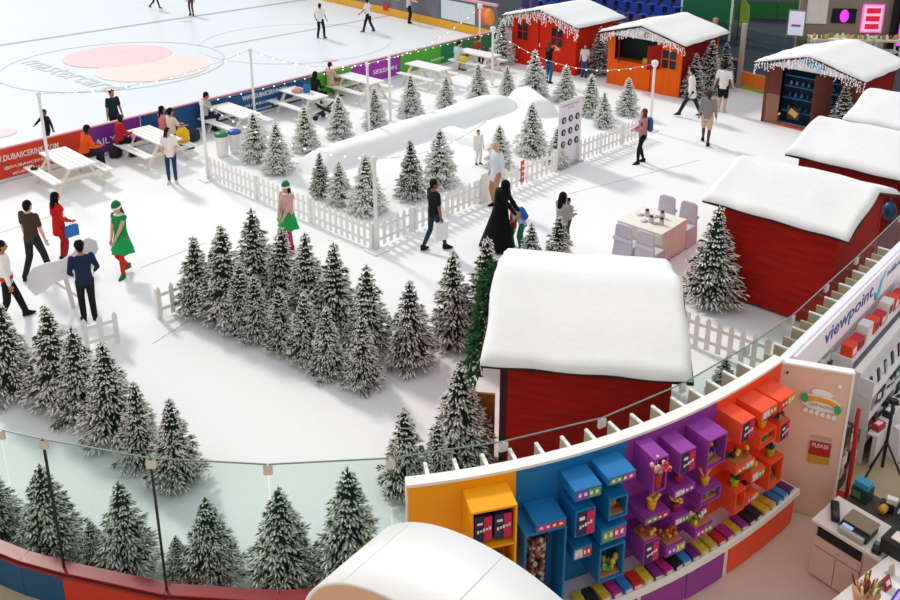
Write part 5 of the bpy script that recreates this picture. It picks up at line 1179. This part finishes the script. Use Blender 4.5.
b = BX['P1']; p, d, n = wc(b[1] + b[2] / 2, .30, b[3] - b[4] + .026); t = thing('lollipop_jar', 'red jar bursting with striped lollipops in the narrow purple box', 'jar', p); MB().lathe([(.05, 0), (.06, .02), (.065, .2)], n=14).build('jar', M('jar_red', '#b01c20', .3), t); r = random.Random(9)
for k in range(12):
    e = Vector((r.uniform(-.13, .1), r.uniform(-.22, -.02), .40 + r.uniform(-.03, .05))); st = MB().tube([(0, 0, .16), e], .006, 5).build('stick', WHITE, t); MB().ball(e, (.026, .026, .03), 7, 5).build('lollipop', M('lolly_red' if k % 2 else 'lolly_pale', '#c8202c' if k % 2 else '#e8b8b8', .3), t)
# row of boxes along the front of the shelf
seq = ['#b8a83a', '#23262a', '#c8a83a', '#a8307c', '#2f7ac8', '#d8281c', '#d8b83a', '#7a3080', '#b8247c', '#241f26', '#2a80d0', '#6a2a70', '#d8b040', '#c0a03a', '#b8242c', '#a82478', '#c8982c', '#8a2a78', '#2a2428', '#302a2c', '#d8a83a', '#c89a30', '#2a6ab0', '#2f78b8', '#5a2a60']
cn = {'#b8a83a': 'olive', '#23262a': 'black', '#2f7ac8': 'blue', '#d8281c': 'red', '#d8b83a': 'yellow'}
def cname(c):
    r_, g_, b_ = [int(c[i:i + 2], 16) for i in (1, 3, 5)]
    if max(r_, g_, b_) < 70: return 'black'
    if b_ > r_ + 30: return 'blue'
    if r_ > 180 and g_ < 60 and b_ < 60: return 'red'
    if r_ > 140 and b_ > 90 and g_ < 70: return 'magenta'
    return 'yellow' if g_ > 120 else 'purple'
for k, c in enumerate(seq):
    s_ = 1.78 + k * (5.32 - 1.78) / len(seq); p, d, n = wc(s_ + .06, .33, .582); nmc = cname(c)
    t = thing('sweet_packet', '%s flat sweet packet lying along the candy wall shelf' % nmc, 'packet', p, math.atan2(d.y, d.x) + random.uniform(-.12, .12), nmc + ' packets on the candy shelf')
    wide(MB().box((0, 0, .035), (.118, .21, .07)).build('packet', M('sw_' + c[1:], c, .45, var=.2, scale=18), t), .006); MB().box((0, -.106, .035), (.1, .004, .04)).build('end_print', M('sw_end', '#d9cfc6', .5, var=.4, scale=30), t)
    MB().box((0, -.02, .071), (.07, .1, .003)).build('top_print', M('sw_top_' + c[1:], c, .4, var=.5, scale=30), t)

# ---------------------------------------------------------------- white barrel canopy of the stand in front
BH, BL, BR, BB, BZ = 39.4, .90, 1.65, 1.12, 1.76; rc = Vector((.459, 5.931, 0)) - head(BH) * BL / 2
t = thing('barrel_canopy', 'white half barrel canopy with a tan end panel', 'canopy', rc, hz(BH))
q = MB(); n = 48; prof = [(BR * math.cos(math.pi * k / n), BZ + BB * math.sin(math.pi * k / n)) for k in range(n + 1)]
q.add([(x, y, z) for x in (-BL / 2, BL / 2) for y, z in prof], [(k, k + 1, n + 2 + k, n + 1 + k) for k in range(n)], 0, True); o = q.build('shell', M('canopy_white', '#f3f2f1', .35, var=.01), t)
so = o.modifiers.new('thick', 'SOLIDIFY'); so.thickness = .04; so.offset = -1
for sx in (-1, 1):
    q = MB(); q.prism([(a * .985, BZ + (b_ - BZ) * .985) for a, b_ in prof], -.01, .01); q.v = [(sx * (BL / 2 - .012) + z, x, y) for x, y, z in q.v]; q.build('end_panel', M('canopy_tan', '#deb596', .6), t)
for a in (50, 90, 130):
    P_ = ((BR + .001) * math.cos(R(a)), BZ + (BB + .001) * math.sin(R(a))); MB().bar((-BL / 2, *P_), (BL / 2, *P_), .006, .004).build('seam', M('seam_grey', '#cfcfd0', .5), t)
for sx in (-1, 1):
    for sy in (-1, 1): MB().box((sx * (BL / 2 - .06), sy * (BR - .06), BZ / 2), (.08, .08, BZ)).build('leg', WHITE, t)

# ---------------------------------------------------------------- cash desk
DW = M('desk_pink', '#dcbcae', .5, var=.04); D0 = Vector((4.5, 8.6, 0)); dh = 141; dx, dy = head(dh), head(dh - 90)
t = thing('cash_desk', 'pale pink cash desk with drawer and two doors', 'desk', D0, hz(dh))
MB().box((.4, .3, .41), (.8, .58, .78)).build('body', DW, t); MB().box((.39, .29, .815), (.84, .64, .035)).build('worktop', M('desk_top', '#ece0d8', .4), t)
MB().box((.32, -.003, .70), (.54, .02, .12)).build('recess', M('recess_black', '#14181c', .6), t); MB().box((.32, -.006, .56), (.58, .016, .14)).build('drawer', DW, t)
for x in (.34, .42): MB().ball((x, -.02, .56 if x < .4 else .6), .012).build('knob', STEEL, t)
for x in (.17, .46): MB().box((x, -.006, .26), (.28, .016, .42)).build('door', DW, t)
MB().box((.71, -.004, .42), (.17, .014, .74)).build('side_panel', DW, t)
def on_desk(x, y, z=.834): return D0 + dx * x + dy * y + Vector((0, 0, z))
t = thing('weighing_scale', 'counter scale with tan platter and keypad on the cash desk', 'scale', on_desk(.42, .22), hz(dh))
MB().box((0, 0, .04), (.34, .3, .08)).build('body', BLACK, t); MB().box((.0, .06, .095), (.34, .26, .02)).build('platter', M('platter_tan', '#8f7a62', .3, metal=.5), t); MB().box((-.07, -.13, .085), (.12, .05, .02)).build('display', M('lcd_blue', '#a8c0e8', .3, emit=.3), t); MB().box((0, -.175, .05), (.3, .06, .05)).build('keypad', M('key_grey', '#b9b0a6', .5), t)
t = thing('label_printer', 'long black handset on the corner of the cash desk', 'handset', on_desk(.1, .28), hz(dh) + .5); wide(MB().box((0, 0, .035), (.1, .34, .07)).build('body', BLACK, t), .02); MB().box((0, -.1, .072), (.06, .1, .008)).build('keypad', M('key_dark', '#3a3c40', .5), t)
t = thing('card_terminal', 'small black card terminal on the cash desk', 'card terminal', on_desk(.71, .1), hz(dh) + .2); wide(MB().box((0, 0, .03), (.1, .18, .06)).build('body', BLACK, t), .015); MB().box((0, .04, .062), (.07, .06, .006)).build('screen', M('lcd_dim', '#6f7f86', .3), t)
t = thing('till', 'black cash register with papers on the white counter', 'till', at(903, 553, .921), hz(dh)); MB().box((0, 0, .09), (.4, .34, .18)).build('body', BLACK, t); MB().box((-.02, -.02, .19), (.2, .16, .015)).build('paper', M('receipt', '#d8d0c8', .6), t); MB().box((.08, .1, .19), (.14, .1, .02)).build('note', M('note_amber', '#c8a04a', .6), t)
MB().tube([(0, .14, .18), (0, .14, .36)], .02).build('arm', BLACK, t); MB().box((0, .12, .42), (.3, .04, .2), mat=Matrix.Rotation(-.5, 4, 'X')).build('screen', BLACK, t)
t = thing('maroon_crate', 'dark maroon crate standing behind the cash desk', 'crate', D0 + dx * 1.3 + dy * 1.2, hz(dh)); MB().box((0, 0, .45), (.5, .3, .9)).build('body', M('maroon', '#4a1f2a', .6, var=.2), t)
for k in range(4): MB().box((0, -.155, .2 + k * .18), (.46, .015, .03)).build('slat', M('maroon_light', '#6a2f3a', .6), t)
# front counter with lollipop bucket
c0, c1_, c2_ = at(828, 603, .92), at(881, 561, .92), at(930, 527, .92)
t = thing('front_counter', 'white shop counter with a rounded front edge', 'counter', Vector((c1_.x, c1_.y, 0)))
L0 = [Vector((c0.x - c1_.x, c0.y - c1_.y)), Vector((0, 0)), Vector((c2_.x - c1_.x, c2_.y - c1_.y)), Vector((2.4, -.6)), Vector((1.2, -2.2))]
q = MB(); q.prism([(p.x, p.y) for p in L0], .88, .92); q.build('worktop', M('counter_white', '#eee9e4', .35), t)
q = MB(); q.prism([(p.x * .97 + .04, p.y * .97 - .03) for p in L0], .0, .88); q.build('body', DW, t)
def top_at(px, py, z=.921): return at(px, py, z)
t = thing('lollipop_bucket', 'small bucket crammed with stick candies on the white counter', 'bucket', top_at(864, 603)); r = random.Random(12)
MB().lathe([(.10, 0), (.11, .01), (.14, .16), (.145, .17)], n=18).build('bucket', M('bucket_copper', '#c8946c', .4), t)
for k in range(34):
    a = r.uniform(0, 6.3); q_ = r.uniform(0, .1); e = Vector((q_ * 1.6 * math.cos(a), q_ * 1.6 * math.sin(a), .24 + r.uniform(0, .09))); c = r.choice(('#d8b83a', '#a8642c', '#7a9a2c', '#c82c2c', '#e8dcc0', '#5a3a20'))
    MB().tube([(q_ * math.cos(a), q_ * math.sin(a), .12), e], .011, 6).build('candy_stick', M('stick_' + c[1:], c, .5), t)
t = thing('price_card', 'red folded price card behind the bucket', 'card', top_at(886, 588), .6); MB().box((0, 0, .07), (.14, .01, .14), mat=Matrix.Rotation(-.4, 4, 'X')).build('front', M('card_red', '#a82430', .5), t); MB().box((0, .05, .07), (.14, .01, .14), mat=Matrix.Rotation(.4, 4, 'X')).build('back', M('card_red', '#a82430', .5), t); MB().box((0, -.012, .08), (.07, .006, .05), mat=Matrix.Rotation(-.4, 4, 'X')).build('print', PW, t)
t = thing('leaflet_stand', 'small grey leaflet holder on the white counter', 'leaflet', top_at(891, 575), .5); MB().box((0, 0, .07), (.09, .01, .13), mat=Matrix.Rotation(-.2, 4, 'X')).build('sheet', M('leaflet_grey', '#b9a9a4', .5, var=.2, scale=20), t); MB().box((0, .02, .01), (.1, .06, .02)).build('foot', CLEAR, t)
t = thing('foil_pack', 'shiny violet foil pack at the counter edge', 'packet', top_at(897, 602), .75); wide(MB().box((0, 0, .03), (.3, .1, .06)).build('pack', M('foil_violet', '#5a3fb0', .25, metal=.4, var=.4, scale=12), t), .02); MB().box((0, 0, .062), (.2, .04, .004)).build('print', M('foil_light', '#b8a8e8', .3), t)

# ---------------------------------------------------------------- phone kiosk beyond the side panel
VA = Vector((4.62, 10.02, 0)); VU = head(43.5); VN = head(133.5)
def vp(s, off, z=0.0): return VA + VU * s + VN * off + Vector((0, 0, z))
KW = M('kiosk_white', '#eceaf0', .4, var=.02)
vw = struct(MB().box((2.6, .04, 1.15), (5.8, .1, 2.3)).build('wall_kiosk', KW, None, VA, hz(43.5)), 'white back wall of the phone accessory kiosk')
for k in range(16):
    p = vp(-.1 + k * .3, -.23); q_ = vw.matrix_basis.inverted() @ Vector((p.x, p.y, 0)); MB().box((0, 0, 1.08), (.25, .03, 2.16)).build('fin', MATS['fin_beige'], vw, q_, R(90))
    if k % 2: MB().box((0, 0, 2.17), (.25, .03, .02)).build('fin_cap', WHITE, vw, q_, R(90))
t = thing('kiosk_sign', 'white sign band with blue viewpoint lettering', 'sign', VA, hz(43.5))
MB().box((2.6, -.03, 2.03), (5.4, .05, .5)).build('band', M('sign_white', '#edeaf6', .35, emit=.12), t)
text('lettering', 'viewpoint', M('sign_blue', '#2c4fb0', .4), t, frame(Vector((.95, -.06, 1.97)), (1, 0, 0), (0, 0, 1)), width=2.0, height=.3, bold=.01)
q = MB(); q.tube([(3.05, -.06, 1.98), (3.1, -.06, 1.86), (3.2, -.06, 1.92), (3.3, -.06, 2.1), (3.5, -.06, 2.2)], [.02, .03, .03, .02, .008], 6); q.build('swoosh', M('sign_cyan', '#4fc0dc', .4), t)
text('lettering', 'mobile accessories', M('sign_blue2', '#4a66b8', .4), t, frame(Vector((3.6, -.06, 2.06)), (1, 0, 0), (0, 0, 1)), width=1.3, height=.12)
t = thing('wall_shelf', 'white wall shelf full of red and orange packs under the sign', 'shelf', VA, hz(43.5))
for z in (1.55, 1.1): MB().box((3.0, -.17, z), (3.0, .3, .03)).build('board', KW, t)
for x in (1.5, 4.5): MB().box((x, -.17, 1.3), (.03, .3, .6)).build('bracket', KW, t)
for k in range(9):
    c, nm_ = (('#e8421c', 'orange red'), ('#c8202c', 'red'), ('#e9e4e4', 'white'))[k % 3]; h_ = (.2, .26, .16)[(k * 2) % 3]; q = thing('accessory_pack', '%s accessory pack on the kiosk wall shelf' % nm_, 'pack', vp(1.65 + k * .32, .2, 1.566), hz(43.5), nm_ + ' packs on the kiosk wall shelf')
    MB().box((0, 0, h_ / 2), (.24, .16, h_)).build('carton', M('acc_' + c[1:], c, .5), q); MB().box((0, -.083, h_ / 2), (.14, .006, h_ * .5)).build('print', DARK if k % 2 else PW, q)
t = thing('hook_panel', 'white hook panel with hanging cable packs beside the side panel', 'display panel', VA, hz(43.5)); MB().box((.8, -.02, 1.2), (1.2, .03, 1.0)).build('panel', KW, t)
for k in range(3): MB().box((.35 + .42 * k, -.05, 1.72), (.3, .04, .02)).build('rail', STEEL, t)
for k in range(14):
    c = ('#26262c', '#e4e2e6', '#2f5a40', '#3a3a44', '#d8d4da')[k % 5]; q = thing('cable_pack', '%s cable pack hanging on the kiosk hook panel' % ('black', 'white', 'dark green', 'grey', 'pale')[k % 5], 'pack', vp(.3 + (k % 7) * .17, .05, .95 + .38 * (k // 7)), hz(43.5), 'cable packs on the hook panel'); MB().box((0, -.02, .12), (.11, .03, .2)).build('card', M('cab_' + c[1:], c, .5), q); MB().tube([(0, -.02, .22), (0, -.02, .27)], .006, 5).build('hanger', STEEL, q)
t = thing('phone_gondola', 'white gondola stand with phones on its sloping faces', 'gondola', VA, hz(43.5)); MB().box((3.2, -.42, .72), (3.5, .08, 1.44)).build('spine', KW, t); MB().box((3.2, -.42, 1.46), (3.54, .11, .04)).build('top', WHITE, t)
for z in (.35, .75, 1.12): MB().box((3.2, -.56, z), (3.5, .2, .03)).build('shelf', KW, t)
for x in (1.47, 4.93): MB().box((x, -.53, .7), (.03, .26, 1.4)).build('end_panel', KW, t)
for k in range(11):
    q = thing('display_phone', 'dark phone leaning on the gondola face', 'phone', vp(1.62 + k * .31, .56, 1.135), hz(43.5), 'phones on the gondola'); MB().box((0, -.02, .13), (.09, .015, .2), mat=Matrix.Rotation(-.2, 4, 'X')).build('body', BLACK, q); MB().box((0, -.032, .13), (.08, .004, .17), mat=Matrix.Rotation(-.2, 4, 'X')).build('screen', M('phone_screen_%d' % (k % 3), ('#303848', '#7a2a34', '#b8bcc8')[k % 3], .2), q)
rk = random.Random(21)
for z in (.366, .766):
    for k in range(16):
        c = rk.choice(('#20222a', '#e8e4e6', '#a82a34', '#2a6a70', '#3a3a48', '#c8bcb8', '#5a2030')); h_ = rk.uniform(.1, .24); q = thing('boxed_gadget', 'small boxed gadget on the lower gondola shelves', 'box', vp(1.58 + k * .212, .56, z), hz(43.5) + rk.uniform(-.2, .2), 'boxed gadgets on the gondola'); MB().box((0, 0, h_ / 2), (.16, .13, h_)).build('carton', M('gad_' + c[1:], c, .5), q); MB().box((0, -.067, h_ * .5), (.1, .004, h_ * .4)).build('print', PW if c not in ('#e8e4e6', '#c8bcb8') else DARK, q)
t = thing('kiosk_counter', 'white low counter closing the phone kiosk', 'counter', VA, hz(43.5)); MB().box((3.35, -.78, .25), (3.7, .06, .5)).build('front', M('counter_bluewhite', '#e6e9f2', .35), t); MB().box((3.35, -.74, .515), (3.7, .14, .03)).build('top', KW, t)
for k in range(7):
    c = ('#b82a30', '#26282e', '#e6e2e2', '#2a5a62')[k % 4]; q = thing('counter_gadget', '%s gadget box on the kiosk counter top' % ('red', 'black', 'white', 'teal')[k % 4], 'box', vp(1.7 + k * .45, .75, .531), hz(43.5) + rk.uniform(-.3, .3), 'gadget boxes on the kiosk counter'); MB().box((0, 0, .05), (.2, .11, .1)).build('carton', M('cg_' + c[1:], c, .5), q); MB().box((0, 0, .102), (.12, .07, .004)).build('print', PW if k % 4 != 2 else DARK, q)
# pile of brown boxes and bags at the kiosk end
for k in range(6):
    z_ = .007; lv = 0
    while z_ < (1.15, 1.0, .85)[k % 3] - .25 * (k // 3):
        c, nm_ = (('#c8a898', 'pinkish'), ('#5a463e', 'brown'), ('#e2d6d2', 'pale'), ('#3a2c2a', 'dark'), ('#b08a78', 'tan'))[(k + lv * 2) % 5]; h_ = rk.uniform(.1, .2); w_ = rk.uniform(.17, .22)
        q = thing('stock_carton', '%s stock carton heaped at the kiosk end' % nm_, 'carton', vp(.72 + (k % 3) * .26, .26 + (k // 3) * .27, z_), hz(43.5) + rk.uniform(-.12, .12), nm_ + ' cartons heaped at the kiosk end')
        MB().box((0, 0, h_ / 2), (w_, w_, h_)).build('carton', M('stk_' + c[1:], c, .6, var=.15), q); MB().box((0, 0, h_ + .001), (.05, w_ * .98, .002)).build('tape', M('tape', '#8a7468', .4), q); z_ += h_ + .003; lv += 1
t = thing('red_stand', 'bent red metal stand among the cartons', 'stand', vp(.5, .78), hz(43.5)); MB().tube([(0, 0, 0), (.02, 0, .7), (.3, .1, 1.15), (.32, .1, 1.3)], .03, 8).build('frame', M('stand_red', '#c01f28', .4), t); MB().box((0, 0, .015), (.3, .3, .03)).build('foot', M('stand_red', '#c01f28', .4), t)
tp = vp(1.12, 1.02); t = thing('camera_tripod', 'black tripod standing beside the kiosk counter', 'tripod', Vector((tp.x, tp.y, 0)))
MB().tube([(0, 0, .35), (0, 0, 1.4)], .022, 8).build('column', BLACK, t); MB().box((0, 0, 1.43), (.1, .08, .07)).build('head', BLACK, t); MB().tube([(0, 0, 1.43), (.12, -.06, 1.38)], .012, 6).build('handle', BLACK, t); MB().ball((0, 0, .75), .035).build('collar', BLACK, t)
for a in (200, 320, 80): MB().tube([(0, 0, .78), (.42 * math.cos(R(a)), .42 * math.sin(R(a)), .01)], .014, 6).build('leg', BLACK, t)
def carrier(P0, label, w_=.3, h_=.42, rz=.6, c='#eceaf0'):
    t = thing('paper_bag', label, 'bag', P0, rz); q = MB(); sec = lambda x, y, z: [(-x, -y, z), (x, -y, z), (x, y, z), (-x, y, z)]
    q.rings([sec(w_ / 2, .09, 0), sec(w_ / 2, .09, h_ * .7), sec(w_ / 2 * .95, .05, h_)], smooth=False); q.build('sack', M('bagw_' + c[1:], c, .6), t); MB().tube([(-.06, 0, h_ - .01), (0, 0, h_ + .1), (.06, 0, h_ - .01)], .008, 5).build('handle', PW, t); MB().ball((0, -.085, h_ * .6), (.03, .01, .03)).build('logo_mark', BLACK, t)
carrier(vp(2.05, 1.03, .007), 'large white paper bag with dark mark beside the kiosk counter', .42, .55, .4); carrier(vp(1.75, 1.3, .007), 'white paper bag slumped next to the tripod', .36, .3, .9)
t = thing('demo_table', 'narrow dark table behind the cash desk', 'table', D0 + dx * .45 + dy * .93, hz(dh)); MB().box((0, 0, .70), (.9, .4, .03)).build('tabletop', M('plinth_dark', '#4a3e3a', .6), t)
for sx in (-.4, .4):
    for sy in (-.15, .15): MB().box((sx, sy, .345), (.04, .04, .69)).build('leg', DARK, t)
def on_demo(x, y): return D0 + dx * (.45 + x) + dy * (.93 + y) + Vector((0, 0, .716))
t = thing('gadget_box', 'bright teal gadget box with leafy print on the dark table', 'box', on_demo(-.33, .02), hz(dh)); MB().box((0, 0, .09), (.2, .2, .18)).build('carton', M('teal_dark', '#1f3a3c', .5, var=.3), t); MB().box((0, 0, .22), (.18, .14, .08)).build('lid', M('bright_teal', '#2c9ac0', .4, var=.2), t); MB().box((-.03, -.102, .09), (.1, .004, .1)).build('print', M('leaf_green', '#4a8a4a', .5), t)
t = thing('demo_camera', 'demo camera with yellow lens and white flash on the dark table', 'camera', on_demo(-.02, .05), hz(dh) + .3); MB().box((0, 0, .06), (.16, .1, .12)).build('body', BLACK, t); MB().tube([(-.02, -.03, .07), (-.05, -.15, .08)], .05, 12).build('lens', M('lens_yellow', '#e0b02c', .3), t); MB().box((.04, .02, .155), (.12, .08, .07)).build('flash', WHITE, t)
t = thing('demo_monitor', 'small tilted black screen with pale panel on the dark table', 'screen', on_demo(.25, 0), hz(dh)); MB().box((0, .05, .05), (.1, .1, .1)).build('stand', BLACK, t); MB().box((0, 0, .14), (.3, .03, .18), mat=Matrix.Rotation(-.9, 4, 'X')).build('case', BLACK, t); MB().box((0, -.015, .155), (.22, .012, .1), mat=Matrix.Rotation(-.9, 4, 'X')).build('panel', M('panel_pale', '#cdd2e0', .3), t)
